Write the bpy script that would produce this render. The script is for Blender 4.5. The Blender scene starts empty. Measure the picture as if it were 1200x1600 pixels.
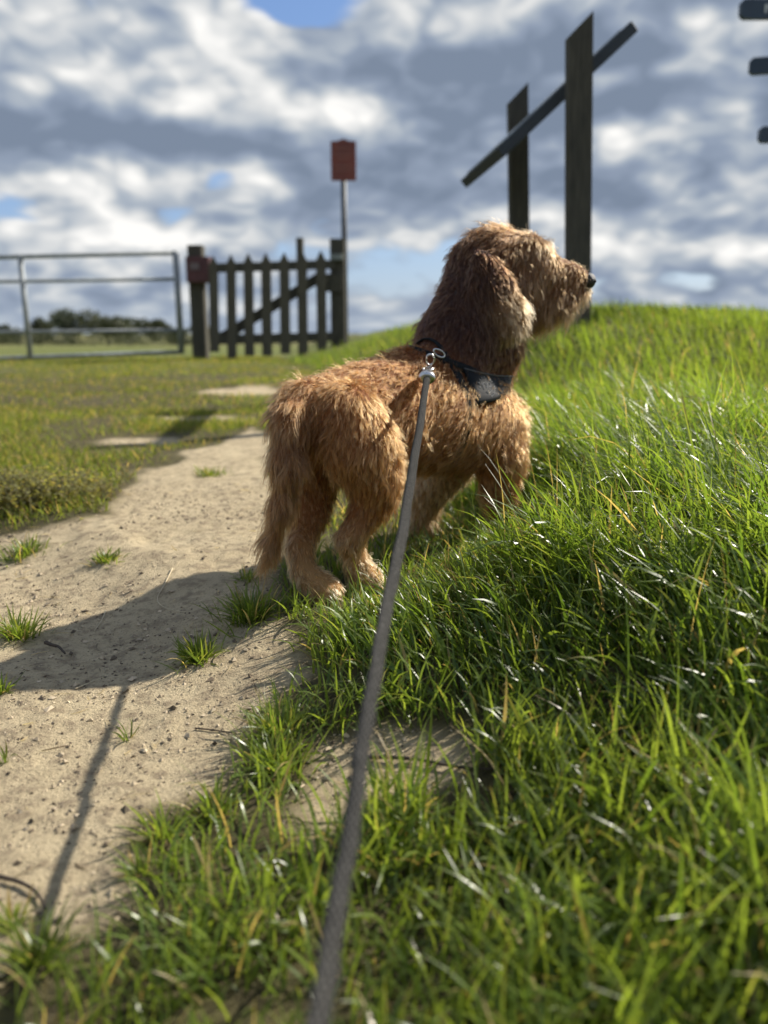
import bpy, math, random
import numpy as np
from mathutils import Vector, Matrix
from mathutils.bvhtree import BVHTree
from mathutils.kdtree import KDTree

rng = np.random.default_rng(11)
random.seed(11)
scene = bpy.context.scene
col = scene.collection

# ------------------------------------------------------------------ camera
FPX, W, H = 1250.0, 1200.0, 1600.0
CAM_H = 0.41
PITCH = math.atan((800 - 522) / FPX)
CAM = np.array([0.0, 0.0, CAM_H])
FWD = np.array([0, math.cos(PITCH), -math.sin(PITCH)])
UPV = np.array([0, math.sin(PITCH), math.cos(PITCH)])
RGT = np.array([1.0, 0, 0])
cam = bpy.data.cameras.new('camera')
cam.sensor_width = 36.0
cam.lens = 36.0 * FPX / H
cam.clip_start, cam.clip_end = 0.01, 20000
cam.dof.use_dof = True
cam.dof.focus_distance = 1.13
cam.dof.aperture_fstop = 3.1
camo = bpy.data.objects.new('camera', cam)
camo.location = CAM
camo.rotation_euler = (math.pi / 2 - PITCH, 0, 0)
col.objects.link(camo)
scene.camera = camo

def ray(px, py):
    return FWD + RGT * (px - 600) / FPX - UPV * (py - 800) / FPX
def P(px, py, Y):
    r = ray(px, py)
    return CAM + r * (Y / r[1])
def G(px, py, z=0.0):
    r = ray(px, py)
    return CAM + r * ((z - CAM_H) / r[2])
def depth(p):
    return float(np.dot(np.asarray(p) - CAM, FWD))

# ------------------------------------------------------------------ sun and sky
SUN_EL = math.radians(38.0)
SUN_AZ = math.radians(60.0)          # to the right of straight ahead (+Y)
sun_dir = np.array([math.sin(SUN_AZ) * math.cos(SUN_EL), math.cos(SUN_AZ) * math.cos(SUN_EL), math.sin(SUN_EL)])
sl = bpy.data.lights.new('sun', 'SUN')
sl.energy = 5.0
sl.angle = math.radians(0.55)
sl.color = (1.0, 0.93, 0.82)
so = bpy.data.objects.new('sun', sl)
so.rotation_euler = Vector(-sun_dir).to_track_quat('-Z', 'Y').to_euler()
so.location = (6, 4, 6)
col.objects.link(so)

scene.view_settings.view_transform = 'Standard'
scene.view_settings.look = 'None'
scene.view_settings.gamma = 1.0
scene.view_settings.exposure = 0.62
scene.view_settings.use_curve_mapping = False

class NT:
    """tiny helper to write node graphs as expressions"""
    def __init__(s, tree): s.t = tree; s.n = tree.nodes; s.l = tree.links
    def node(s, typ, **kw):
        n = s.n.new(typ)
        for k, v in kw.items(): setattr(n, k, v)
        return n
    def put(s, sock, v):
        if isinstance(v, bpy.types.NodeSocket): s.l.new(v, sock)
        elif v is not None:
            if sock.type == 'RGBA' and len(v) == 3: v = (*v, 1)
            sock.default_value = v
    def math(s, op, a, b=None, c=None, clamp=False):
        n = s.node('ShaderNodeMath', operation=op, use_clamp=clamp)
        for i, v in enumerate((a, b, c)):
            if v is not None: s.put(n.inputs[i], v)
        return n.outputs[0]
    def add(s, a, b): return s.math('ADD', a, b)
    def sub(s, a, b): return s.math('SUBTRACT', a, b)
    def mul(s, a, b): return s.math('MULTIPLY', a, b)
    def mr(s, v, a, b, c=0.0, d=1.0, smooth=False):
        n = s.node('ShaderNodeMapRange', interpolation_type='SMOOTHSTEP' if smooth else 'LINEAR')
        for i, x in enumerate((v, a, b, c, d)): s.put(n.inputs[i], x)
        return n.outputs[0]
    def mix(s, f, a, b, blend='MIX'):
        n = s.node('ShaderNodeMix', data_type='RGBA', blend_type=blend)
        s.put(n.inputs[0], f); s.put(n.inputs[6], a); s.put(n.inputs[7], b)
        return n.outputs[2]
    def noise(s, vec, scale, detail=4, rough=0.55, dist=0.0, out=0):
        n = s.node('ShaderNodeTexNoise')
        if vec is not None: s.put(n.inputs['Vector'], vec)
        s.put(n.inputs['Scale'], scale); s.put(n.inputs['Detail'], detail)
        s.put(n.inputs['Roughness'], rough); s.put(n.inputs['Distortion'], dist)
        return n.outputs[out]
    def comb(s, x, y, z):
        n = s.node('ShaderNodeCombineXYZ')
        for i, v in enumerate((x, y, z)): s.put(n.inputs[i], v)
        return n.outputs[0]
    def vadd(s, a, b):
        n = s.node('ShaderNodeVectorMath', operation='ADD'); s.put(n.inputs[0], a); s.put(n.inputs[1], b)
        return n.outputs[0]

def build_world():
    w = bpy.data.worlds.new('World'); scene.world = w; w.use_nodes = True
    t = NT(w.node_tree); w.node_tree.nodes.clear()
    sky = t.node('ShaderNodeTexSky', sky_type='NISHITA')
    sky.sun_disc = False
    sky.sun_elevation = SUN_EL
    sky.sun_rotation = SUN_AZ
    sky.air_density = 1.0; sky.dust_density = 0.6; sky.ozone_density = 1.4
    tc = t.node('ShaderNodeTexCoord')
    sep = t.node('ShaderNodeSeparateXYZ'); t.l.new(tc.outputs['Generated'], sep.inputs[0])
    x, y, z = sep.outputs
    zc = t.math('MAXIMUM', z, 0.0)
    zz = t.add(t.mul(zc, 1.25), t.mul(t.math('POWER', zc, 0.5), 0.42))
    az = t.math('ARCTAN2', x, y)
    v = t.comb(x, y, zz)
    # billows: a large field, and two sizes of rounded heads on top of it
    def heads(vec, scale):
        return t.math('ABSOLUTE', t.mul(t.sub(t.noise(vec, scale, 0.0, 0.5), 0.5), 2.0))
    def field(vec):
        a = t.noise(vec, 2.6, 6.0, 0.48, 0.1)
        h = t.add(t.mul(heads(vec, 5.2), 0.26), t.add(t.mul(heads(vec, 12.0), 0.15), t.mul(heads(vec, 28.0), 0.085)))
        return t.add(t.mul(a, 0.85), h)
    n0 = field(v)
    n1 = field(t.vadd(v, (0.022, -0.008, 0.045)))
    lit = t.mul(t.sub(n0, n1), 3.0)
    def blob(px, py, rx, ry, amp):
        d = ray(px, py); d = d / np.linalg.norm(d)
        a = t.mul(t.sub(az, math.atan2(d[0], d[1])), FPX / rx)
        e = t.mul(t.sub(z, float(d[2])), FPX / ry)
        r2 = t.add(t.mul(a, a), t.mul(e, e))
        return t.mul(t.math('EXPONENT', t.mul(r2, -1.0)), amp)
    def total(lst):
        s = None
        for b in lst:
            o = blob(*b); s = o if s is None else t.add(s, o)
        return s
    # where the big cloud masses and the clear gaps of this afternoon stand
    cover = total([(490, 0, 100, 46, -0.50), (160, 12, 40, 22, -0.14), (15, 335, 70, 40, -0.22), (265, 340, 45, 32, -0.20),
                   (345, 270, 45, 25, -0.20), (130, 40, 260, 120, 0.16), (420, 150, 200, 80, 0.14), (1000, 100, 420, 170, 0.25),
                   (165, 310, 95, 50, 0.22), (150, 215, 300, 36, 0.22), (620, 300, 160, 60, 0.14), (80, 440, 220, 24, -0.12), (680, 400, 120, 30, -0.10), (1000, 440, 200, 20, -0.12)])
    light = total([(50, 70, 150, 80, 0.26), (240, 90, 110, 75, 0.20), (350, 40, 70, 60, 0.22), (440, 150, 150, 75, 0.50), (560, 190, 60, 40, 0.18),
                   (120, 208, 250, 36, -0.52), (340, 215, 120, 24, -0.22), (160, 305, 95, 55, 0.50), (400, 290, 60, 26, 0.36), (300, 270, 40, 24, 0.25),
                   (870, 90, 340, 120, -0.24), (680, 60, 90, 60, 0.12), (1080, 285, 190, 40, -0.14), (980, 215, 80, 26, 0.46), (1130, 185, 60, 26, 0.44), (1000, 335, 300, 18, 0.30),
                   (1070, 102, 75, 15, 0.50), (900, 165, 200, 24, -0.12), (700, 330, 140, 30, 0.22), (900, 392, 400, 20, 0.30), (470, 330, 200, 22, -0.16), (640, 285, 200, 30, -0.16), (300, 380, 300, 12, 0.26)])
    dens = t.add(n0, t.add(cover, t.mul(t.mr(zc, 0.0, 0.17, 1, 0), 0.06)))
    cov = t.mr(dens, 0.42, 0.52, 0, 1, True)
    L = t.add(t.add(lit, t.mul(t.sub(n0, 0.52), 0.75)), t.add(light, 0.35))
    L = t.math('ADD', L, 0.0, clamp=True)
    cr = t.node('ShaderNodeValToRGB')
    t.put(cr.inputs[0], L)
    el = cr.color_ramp.elements
    el[0].position = 0.0; el[0].color = (1.35, 1.7, 2.3, 1)
    el[1].position = 1.0; el[1].color = (6.7, 6.6, 6.4, 1)
    for p, c in ((0.3, (1.9, 2.3, 3.0)), (0.52, (2.9, 3.25, 3.7)), (0.75, (4.7, 4.8, 4.85))):
        e = el.new(p); e.color = (*c, 1)
    blue = t.mix(0.45, sky.outputs[0], (0.8, 1.7, 4.2))
    # thin pale veil low over the horizon
    veil = t.mr(zc, 0.0, 0.2, 0.35, 0.0, True)
    blue = t.mix(veil, blue, (2.7, 3.3, 4.3))
    c = t.mix(cov, blue, cr.outputs[0])
    low = t.mr(zc, 0.0, 0.06, 0.35, 0.0, True)
    c = t.mix(low, c, (3.2, 3.7, 4.4))
    below = t.mr(z, -0.02, 0.0, 1.0, 0.0)
    c = t.mix(below, c, (1.0, 1.1, 0.7))
    bg = t.node('ShaderNodeBackground'); t.put(bg.inputs[0], c); bg.inputs[1].default_value = 0.1
    w.cycles.sampling_method = 'MANUAL'; w.cycles.sample_map_resolution = 256
    out = t.node('ShaderNodeOutputWorld'); t.l.new(bg.outputs[0], out.inputs[0])
build_world()

cy = scene.cycles
cy.max_bounces = 7; cy.diffuse_bounces = 3; cy.glossy_bounces = 3; cy.transmission_bounces = 5; cy.transparent_max_bounces = 6
cy.sample_clamp_indirect = 6.0
cy.use_denoising = True
scene.render.hair_type = 'STRIP' if hasattr(scene.render, 'hair_type') else None

# ------------------------------------------------------------------ helpers
def mat(name):
    m = bpy.data.materials.new(name); m.use_nodes = True
    t = NT(m.node_tree); m.node_tree.nodes.clear()
    out = t.node('ShaderNodeOutputMaterial')
    return m, t, out
def simple(name, base, rough=0.6, metal=0.0, var=0.25, scale=30, bump=0.2, bscale=120, stretch=None, spec=0.5):
    m, t, out = mat(name)
    tc = t.node('ShaderNodeTexCoord'); vec = tc.outputs['Object']
    if stretch:
        mp = t.node('ShaderNodeMapping'); mp.inputs['Scale'].default_value = stretch
        t.l.new(vec, mp.inputs[0]); vec = mp.outputs[0]
    n = t.noise(vec, scale, 5, 0.6)
    dark = tuple(c * (1 - var) for c in base); lite = tuple(min(1, c * (1 + var)) for c in base)
    c = t.mix(t.mr(n, 0.3, 0.7), dark, lite)
    b = t.node('ShaderNodeBsdfPrincipled')
    t.put(b.inputs['Base Color'], c)
    t.put(b.inputs['Roughness'], t.mr(n, 0.2, 0.8, max(0, rough - .1), min(1, rough + .1)))
    b.inputs['Metallic'].default_value = metal
    b.inputs['Specular IOR Level'].default_value = spec
    if bump:
        bp = t.node('ShaderNodeBump'); bp.inputs['Strength'].default_value = bump; bp.inputs['Distance'].default_value = 0.004
        t.l.new(t.noise(vec, bscale, 4, 0.6), bp.inputs['Height']); t.l.new(bp.outputs[0], b.inputs['Normal'])
    t.l.new(b.outputs[0], out.inputs[0])
    return m

def link(name, data, parent=None, material=None):
    o = bpy.data.objects.new(name, data); col.objects.link(o)
    if parent is not None:
        o.parent = parent
        o.matrix_parent_inverse = parent.matrix_basis.inverted()
    if material is not None: data.materials.append(material)
    return o
def tag(o, label=None, cat=None, group=None, kind=None):
    if label: o['label'] = label
    if cat: o['category'] = cat
    if group: o['group'] = group
    if kind: o['kind'] = kind
    return o
def empty(name, loc, label, cat, group=None):
    o = bpy.data.objects.new(name, None); o.empty_display_size = 0.1
    o.location = Vector(loc); col.objects.link(o)
    return tag(o, label, cat, group)
def np_mesh(name, verts, faces, smooth=True, colors=None):
    """verts (N,3), faces (M,k) arrays"""
    me = bpy.data.meshes.new(name)
    verts = np.ascontiguousarray(verts, dtype=np.float32)
    flist = faces if isinstance(faces, list) else [faces]
    flist = [np.asarray(f, dtype=np.int32) for f in flist if len(f)]
    me.vertices.add(len(verts)); me.vertices.foreach_set('co', verts.ravel())
    nl = sum(f.size for f in flist); npoly = sum(len(f) for f in flist)
    me.loops.add(nl); me.polygons.add(npoly)
    me.loops.foreach_set('vertex_index', np.concatenate([f.ravel() for f in flist]))
    tot = np.concatenate([np.full(len(f), f.shape[1], np.int32) for f in flist])
    me.polygons.foreach_set('loop_start', np.concatenate([[0], np.cumsum(tot)[:-1]]).astype(np.int32))
    me.polygons.foreach_set('use_smooth', np.full(npoly, smooth))
    if colors is not None:
        a = me.attributes.new('col', 'FLOAT_COLOR', 'POINT')
        c = np.ones((len(verts), 4), np.float32); c[:, :3] = colors
        a.data.foreach_set('color', c.ravel())
    me.update(calc_edges=True)
    return me

class MB:
    def __init__(s): s.v = []; s.f = []
    def box(s, c, size, M=None, taper=None, bev=0.0):
        """box with small chamfered long edges; c centre, size full extents, M 3x3 rows=axes"""
        c = np.asarray(c, float); hx, hy, hz = (a / 2 for a in size)
        A = np.eye(3) if M is None else np.asarray(M, float)
        b = bev or min(hx, hy, hz) * 0.12
        ring = [(hx - b, hy), (hx, hy - b), (hx, -hy + b), (hx - b, -hy), (-hx + b, -hy), (-hx, -hy + b), (-hx, hy - b), (-hx + b, hy)]
        i0 = len(s.v)
        for zz, k in ((-hz, 0.985), (-hz + b, 1), (hz - b, 1), (hz, 0.985)):
            for (a, d) in ring:
                tt = 1 if taper is None else (taper if zz > 0 else 1)
                p = c + A[0] * a * k * tt + A[1] * d * k * tt + A[2] * zz
                s.v.append(p)
        for j in range(3):
            for i in range(8):
                s.f.append((i0 + j * 8 + i, i0 + j * 8 + (i + 1) % 8, i0 + (j + 1) * 8 + (i + 1) % 8, i0 + (j + 1) * 8 + i))
        s.f.append(tuple(i0 + i for i in range(7, -1, -1))); s.f.append(tuple(i0 + 24 + i for i in range(8)))
        return s
    def prism(s, poly, axis_a, axis_b, origin, ext):
        """extrude a 2D polygon (in axis_a, axis_b) along vector ext"""
        i0 = len(s.v); n = len(poly)
        a, b, o, e = (np.asarray(q, float) for q in (axis_a, axis_b, origin, ext))
        for k in (0, 1):
            for (p, q) in poly: s.v.append(o + a * p + b * q + e * k)
        for i in range(n):
            s.f.append((i0 + i, i0 + (i + 1) % n, i0 + n + (i + 1) % n, i0 + n + i))
        s.f.append(tuple(i0 + i for i in range(n - 1, -1, -1))); s.f.append(tuple(i0 + n + i for i in range(n)))
        return s
    def tube(s, pts, rad, sides=10, flat=1.0, ref=None, caps=True, closed=False):
        pts = [np.asarray(p, float) for p in pts]; n = len(pts)
        if np.isscalar(rad): rad = [rad] * n
        i0 = len(s.v); prev = None
        for i, p in enumerate(pts):
            if closed: tg = pts[(i + 1) % n] - pts[i - 1]
            else: tg = pts[min(i + 1, n - 1)] - pts[max(i - 1, 0)]
            tg = tg / (np.linalg.norm(tg) + 1e-9)
            u = np.asarray((ref[i] if isinstance(ref, list) else ref) if ref is not None else (prev if prev is not None else ((0, 0, 1) if abs(tg[2]) < 0.9 else (1, 0, 0))), float)
            u = u - tg * np.dot(u, tg); u /= np.linalg.norm(u) + 1e-9; prev = u
            w = np.cross(tg, u)
            for k in range(sides):
                a = 2 * math.pi * k / sides
                s.v.append(p + rad[i] * (u * math.cos(a) + w * math.sin(a) * flat))
        m = n if closed else n - 1
        for i in range(m):
            j = (i + 1) % n
            for k in range(sides):
                s.f.append((i0 + i * sides + k, i0 + i * sides + (k + 1) % sides, i0 + j * sides + (k + 1) % sides, i0 + j * sides + k))
        if caps and not closed:
            s.f.append(tuple(i0 + k for k in range(sides - 1, -1, -1))); s.f.append(tuple(i0 + (n - 1) * sides + k for k in range(sides)))
        return s
    def ball(s, c, r, nu=14, nv=9):
        c = np.asarray(c, float); r = np.asarray(r if not np.isscalar(r) else (r, r, r), float)
        i0 = len(s.v)
        for j in range(nv + 1):
            th = math.pi * j / nv
            for i in range(nu):
                ph = 2 * math.pi * i / nu
                s.v.append(c + r * np.array([math.sin(th) * math.cos(ph), math.sin(th) * math.sin(ph), math.cos(th)]))
        for j in range(nv):
            for i in range(nu):
                a, b = i0 + j * nu + i, i0 + j * nu + (i + 1) % nu
                s.f.append((a, a + nu, b + nu, b))
        return s
    def build(s, name, material, parent=None, smooth=False):
        me = bpy.data.meshes.new(name); me.from_pydata([tuple(map(float, v)) for v in s.v], [], s.f)
        if smooth: me.polygons.foreach_set('use_smooth', np.full(len(me.polygons), True))
        me.update()
        return link(name, me, parent, material)

def sstep(a, b, x):
    t = np.clip((np.asarray(x, float) - a) / (b - a), 0, 1); return t * t * (3 - 2 * t)

_perm = rng.random((64, 64))
def vnoise(x, y):
    x = np.asarray(x, float); y = np.asarray(y, float)
    xi = np.floor(x).astype(int); yi = np.floor(y).astype(int)
    fx = x - xi; fy = y - yi; fx = fx * fx * (3 - 2 * fx); fy = fy * fy * (3 - 2 * fy)
    g = lambda a, b: _perm[a % 64, b % 64]
    return (g(xi, yi) * (1 - fx) + g(xi + 1, yi) * fx) * (1 - fy) + (g(xi, yi + 1) * (1 - fx) + g(xi + 1, yi + 1) * fx) * fy
def fbm(x, y, o=4):
    s = 0; a = 0.5; f = 1.0
    for k in range(o):
        s = s + a * (vnoise(x * f + 17.3 * k, y * f + 5.1 * k) - 0.5) * 2; a *= 0.5; f *= 2.03
    return s

# ------------------------------------------------------------------ terrain
EY = np.array([-50, 0.3, 0.6, 0.75, 0.9, 1.05, 1.3, 1.6, 2.2, 3.2, 5, 9, 14])
EX = np.array([0.5, 0.46, 0.36, 0.14, 0.0, -0.06, -0.02, 0.10, 0.13, 0.15, 0.05, -1.1, -2.0])
def bank_u(X, Y):
    return X - np.interp(Y, EY, EX)
_dr = random.Random(5)
DENTS = [(_dr.uniform(-0.6, -0.05), _dr.uniform(0.45, 1.7), _dr.uniform(0.018, 0.045), _dr.uniform(0.003, 0.008)) for _ in range(26)]
def height(X, Y, fine=True):
    X = np.asarray(X, float); Y = np.asarray(Y, float)
    base = 0.12 * sstep(1.8, 9, Y)
    wd = 1 + 0.42 * np.clip(Y - 2, 0, 8)
    u = bank_u(X, Y) / wd
    b = 0.048 * sstep(-0.03, 0.30, u) + 0.040 * sstep(0.15, 0.55, u) - 0.008 * sstep(0.5, 1.3, u)
    b = b * (1 + 4.1 * sstep(2.1, 4.4, Y)) * (1 - 0.75 * sstep(10, 18, Y))
    b = b * (1 - sstep(6, 40, np.abs(X)))
    b = b + 0.05 * np.exp(-((Y - 1.85) / 0.24) ** 2) * sstep(0.22, 0.7, bank_u(X, Y)) * (1 - sstep(2, 4, X))
    # the path is trodden down into a hollow
    b = b - 0.05 * sstep(0.0, 0.26, 0.75 * (-0.15 - X) + 0.65 * (1.2 - Y)) * (1 - sstep(2.2, 4, np.hypot(X, Y)))
    z = base + b - 1.3 * sstep(12, 95, Y) * (1 - sstep(400, 2000, np.hypot(X, Y)))
    z = z + 0.010 * fbm(X * 2.3 + 3, Y * 2.3) * (1 + 2 * sstep(2, 8, Y)) * (1 - sstep(20, 60, np.hypot(X, Y)))
    if fine:
        for (dx, dy, dr, dd) in DENTS:
            z = z - dd * np.exp(-(((X - dx) / dr) ** 2 + ((Y - dy) / (dr * 1.5)) ** 2)) * 1.0
        near = 1 - sstep(2.0, 3.6, np.hypot(X, Y))
        z = z + near * (0.0065 * fbm(X * 12, Y * 12) + 0.0040 * fbm(X * 46, Y * 46, 3))
    return z
def G(px, py, z=None):
    """where the line of sight through a spot meets the ground"""
    r = ray(px, py); zz = 0.0
    for _ in range(12):
        p = CAM + r * ((zz - CAM_H) / r[2]); zz = 0.5 * zz + 0.5 * float(height(p[0], p[1], False))
    return CAM + r * ((zz - CAM_H) / r[2])
# the bare path, as a polygon on the ground
dirt_px = [(-420, 900), (-60, 850), (0, 840), (60, 826), (180, 808), (196, 745), (320, 700), (392, 668), (425, 688), (440, 760), (430, 860), (415, 915),
           (455, 1000), (480, 1055), (430, 1095), (385, 1150), (360, 1215), (320, 1245), (215, 1270), (195, 1395), (120, 1450), (0, 1500), (-450, 1520)]
dirt_poly = np.array([G(*q)[:2] for q in dirt_px])
bare_px = [(490, 1150), (620, 1130), (740, 1165), (730, 1215), (560, 1265), (500, 1330), (455, 1270)]
bare_poly = np.array([G(*q)[:2] for q in bare_px])
def poly_sd(poly, X, Y):
    """signed distance, negative inside"""
    X = np.asarray(X, float); Y = np.asarray(Y, float)
    d = np.full(X.shape, 1e9); ins = np.zeros(X.shape, bool)
    n = len(poly)
    for i in range(n):
        ax, ay = poly[i]; bx, by = poly[(i + 1) % n]
        ex, ey = bx - ax, by - ay
        t = np.clip(((X - ax) * ex + (Y - ay) * ey) / (ex * ex + ey * ey), 0, 1)
        d = np.minimum(d, np.hypot(X - ax - t * ex, Y - ay - t * ey))
        c = ((ay > Y) != (by > Y)) & (X < (bx - ax) * (Y - ay) / (by - ay + 1e-12) + ax)
        ins ^= c
    return np.where(ins, -d, d)
def dirt_sd(X, Y):
    d = np.minimum(poly_sd(dirt_poly, X, Y), poly_sd(bare_poly, X, Y) + 0.01)
    # worn brown patches in the lawn behind
    for (px, py, rx, ry) in ((385, 612, 0.30, 0.30), (250, 690, 0.12, 0.06), (300, 655, 0.25, 0.08)):
        g = G(px, py, 0.02)
        d = np.minimum(d, (np.hypot((X - g[0]) / rx, (Y - g[1]) / ry) - 1) * min(rx, ry))
    return d + 0.02 * fbm(X * 9, Y * 9) * (1 + 0.8 * sstep(1.5, 3, Y)) + 0.11 * fbm(X * 4.5 + 2, Y * 3.2, 4) * sstep(1.6, 2.4, Y)

def build_ground():
    def axis(a, b, st, lo, hi, g):
        core = list(np.arange(a, b, st)); up = []; s = st; x = b
        while x < hi: up.append(x); s = min(s * g, hi); x += s
        dn = []; s = st; x = a
        while x > lo: s *= g; x -= s; dn.append(x)
        return np.array(dn[::-1] + core + up + [hi])
    xs = axis(-0.85, 1.15, 0.0085, -6000, 6000, 1.09)
    ys = axis(0.28, 2.5, 0.0085, -3000, 9000, 1.065)
    X, Y = np.meshgrid(xs, ys)
    Z = height(X, Y)
    sd = dirt_sd(X, Y)
    g = sstep(-0.02, 0.03, sd)
    v = np.stack([X, Y, Z], -1).reshape(-1, 3)
    ny, nx = X.shape
    idx = np.arange(nx * ny).reshape(ny, nx)
    q = np.stack([idx[:-1, :-1], idx[:-1, 1:], idx[1:, 1:], idx[1:, :-1]], -1).reshape(-1, 4)
    sdc = ((sd[:-1, :-1] + sd[1:, 1:]) / 2).ravel()
    cx = ((X[:-1, :-1] + X[1:, 1:]) / 2).ravel(); cyy = ((Y[:-1, :-1] + Y[1:, 1:]) / 2).ravel()
    isp = (sdc < 0) & (cyy < 3.4) & (np.abs(cx) < 2.5)
    m, t, out = mat('earth')
    tc = t.node('ShaderNodeTexCoord'); vec = tc.outputs['Object']
    at = t.node('ShaderNodeAttribute'); at.attribute_name = 'col'
    sp = t.node('ShaderNodeSeparateColor'); t.l.new(at.outputs['Color'], sp.inputs[0])
    big = t.noise(vec, 7, 8, 0.68); mid = t.noise(vec, 38, 6, 0.65); fin = t.noise(vec, 260, 5, 0.7); grit = t.noise(vec, 900, 3, 0.6)
    dirt = t.mix(t.mr(big, 0.3, 0.7), (0.50, 0.405, 0.255), (0.65, 0.54, 0.35))
    dirt = t.mix(t.mr(mid, 0.44, 0.66, 0, 0.85, True), dirt, (0.30, 0.235, 0.155))
    dirt = t.mix(t.mr(fin, 0.53, 0.68, 0, 0.75, True), dirt, (0.20, 0.155, 0.105))
    dirt = t.mix(t.mr(grit, 0.62, 0.72, 0, 0.5), dirt, (0.66, 0.58, 0.46))
    soil = t.mix(t.mr(mid, 0.35, 0.65), (0.075, 0.062, 0.034), (0.13, 0.115, 0.05))
    c = t.mix(sp.outputs[0], dirt, soil)
    far = t.mix(t.mr(t.noise(vec, 0.35, 6, 0.65), 0.35, 0.65), (0.105, 0.135, 0.032), (0.17, 0.175, 0.055))
    far2 = t.mix(t.mr(t.noise(vec, 0.012, 4, 0.6), 0.4, 0.6), far, (0.24, 0.21, 0.10))
    far = t.mix(sp.outputs[2], far, far2)
    c = t.mix(sp.outputs[1], c, far)
    b = t.node('ShaderNodeBsdfPrincipled'); t.put(b.inputs['Base Color'], c)
    b.inputs['Roughness'].default_value = 0.95; b.inputs['Specular IOR Level'].default_value = 0.2
    bp = t.node('ShaderNodeBump'); bp.inputs['Strength'].default_value = 1.0; bp.inputs['Distance'].default_value = 0.007
    hgt = t.add(t.mul(fin, 0.8), t.add(t.mul(grit, 0.35), t.mul(mid, 1.4)))
    t.l.new(hgt, bp.inputs['Height']); t.l.new(bp.outputs[0], b.inputs['Normal'])
    t.l.new(b.outputs[0], out.inputs[0])
    R = np.hypot(X, Y)
    cols = np.stack([g, sstep(5.5, 10, R), sstep(18, 60, R)], -1).reshape(-1, 3)
    for name, sel in (('ground', ~isp), ('path', isp)):
        f = q[sel]; used = np.unique(f); mp = np.zeros(len(v), int); mp[used] = np.arange(len(used))
        o = link(name, np_mesh(name, v[used], mp[f], True, cols[used]), None, m)
        tag(o, kind='structure')
        o['label'] = {'ground': 'grassy meadow ground with a bank rising to the right', 'path': 'bare beige trodden earth path beside the grass bank'}[name]
build_ground()

# ------------------------------------------------------------------ grass
def grass_material(name='grass_blade', spec=0.6, rough=0.33):
    m, t, out = mat(name)
    at = t.node('ShaderNodeAttribute'); at.attribute_name = 'col'
    c = at.outputs['Color']
    b = t.node('ShaderNodeBsdfPrincipled'); t.put(b.inputs['Base Color'], c)
    b.inputs['Roughness'].default_value = rough; b.inputs['Specular IOR Level'].default_value = spec
    tr = t.node('ShaderNodeBsdfTranslucent')
    t.put(tr.inputs[0], t.mix(1.0, c, (1.8, 1.68, 0.8), 'MULTIPLY'))
    mx = t.node('ShaderNodeMixShader'); mx.inputs[0].default_value = 0.54
    t.l.new(b.outputs[0], mx.inputs[1]); t.l.new(tr.outputs[0], mx.inputs[2]); t.l.new(mx.outputs[0], out.inputs[0])
    return m
M_GRASS = grass_material()
M_LAWN = grass_material('lawn_blade', 0.25, 0.6)
def blades(root, L, width, lean_az, theta0, bend, color, seg=5, tipcol=None, kink=None):
    """arrays of N blades -> verts, faces, colours (ribbons that bend over under their own weight)"""
    N = len(root); s = np.linspace(0, 1, seg + 1)
    th = theta0[:, None] + bend[:, None] * s[None, :] ** 1.5
    th = np.clip(th, 0, 2.6)
    ds = L[:, None] / seg
    hh = np.concatenate([np.zeros((N, 1)), np.cumsum(np.sin((th[:, 1:] + th[:, :-1]) / 2) * ds, 1)], 1)
    vv = np.concatenate([np.zeros((N, 1)), np.cumsum(np.cos((th[:, 1:] + th[:, :-1]) / 2) * ds, 1)], 1)
    daz = lean_az[:, None] + (rng.normal(0, 0.35, N))[:, None] * s[None, :]
    cx = root[:, 0:1] + hh * np.cos(daz); cyv = root[:, 1:2] + hh * np.sin(daz); cz = root[:, 2:3] + vv
    tw = lean_az + math.pi / 2 + rng.normal(0, 0.5, N)
    tw = tw[:, None] + rng.normal(0, 0.5, N)[:, None] * s[None, :]
    wp = width[:, None] * 0.5 * np.clip(np.array([0.75 + 0.5 * x if x < 0.4 else 1.0 - ((x - 0.4) / 0.6) ** 1.7 for x in s]), 0.04, 1)[None, :]
    ox = np.cos(tw) * wp; oy = np.sin(tw) * wp
    lz = rng.normal(0, 0.35, N)[:, None] * wp
    A = np.stack([cx - ox, cyv - oy, cz - lz], -1); B = np.stack([cx + ox, cyv + oy, cz + lz], -1)
    v = np.stack([A, B], 2).reshape(N, (seg + 1) * 2, 3)
    base = (np.arange(N) * (seg + 1) * 2)[:, None, None]
    q = np.array([[2 * i, 2 * i + 1, 2 * i + 3, 2 * i + 2] for i in range(seg)])[None]
    f = (base + q).reshape(-1, 4)
    c = np.repeat(color[:, None, :], (seg + 1) * 2, 1)
    if tipcol is not None:
        k = np.repeat(s ** 3, 2)[None, :, None] * tipcol[:, None, None]
        c = c * (1 - k) + np.array([0.34, 0.27, 0.11]) * k
    # pale sheath near the root
    k0 = np.repeat(np.clip(1 - s * 4, 0, 1), 2)[None, :, None] * 0.35
    c = c * (1 - k0) + np.array([0.20, 0.21, 0.09]) * k0
    return v.reshape(-1, 3), f, c.reshape(-1, 3)
def green(N, dry=0.05, yellow=0.0, patch=None):
    a = rng.random((N, 1)); p = (rng.random((N, 1)) if patch is None else patch[:, None])
    c = np.array([0.078, 0.140, 0.024]) * (1 - a) + np.array([0.192, 0.262, 0.048]) * a
    c = c * (0.8 + 0.4 * p)
    c = c * (1 - yellow) + np.array([0.19, 0.19, 0.045]) * yellow
    d = rng.random(N) < dry
    c[d] = np.array([0.40, 0.31, 0.15]) * (0.7 + 0.5 * rng.random((d.sum(), 1)))
    return c
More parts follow.
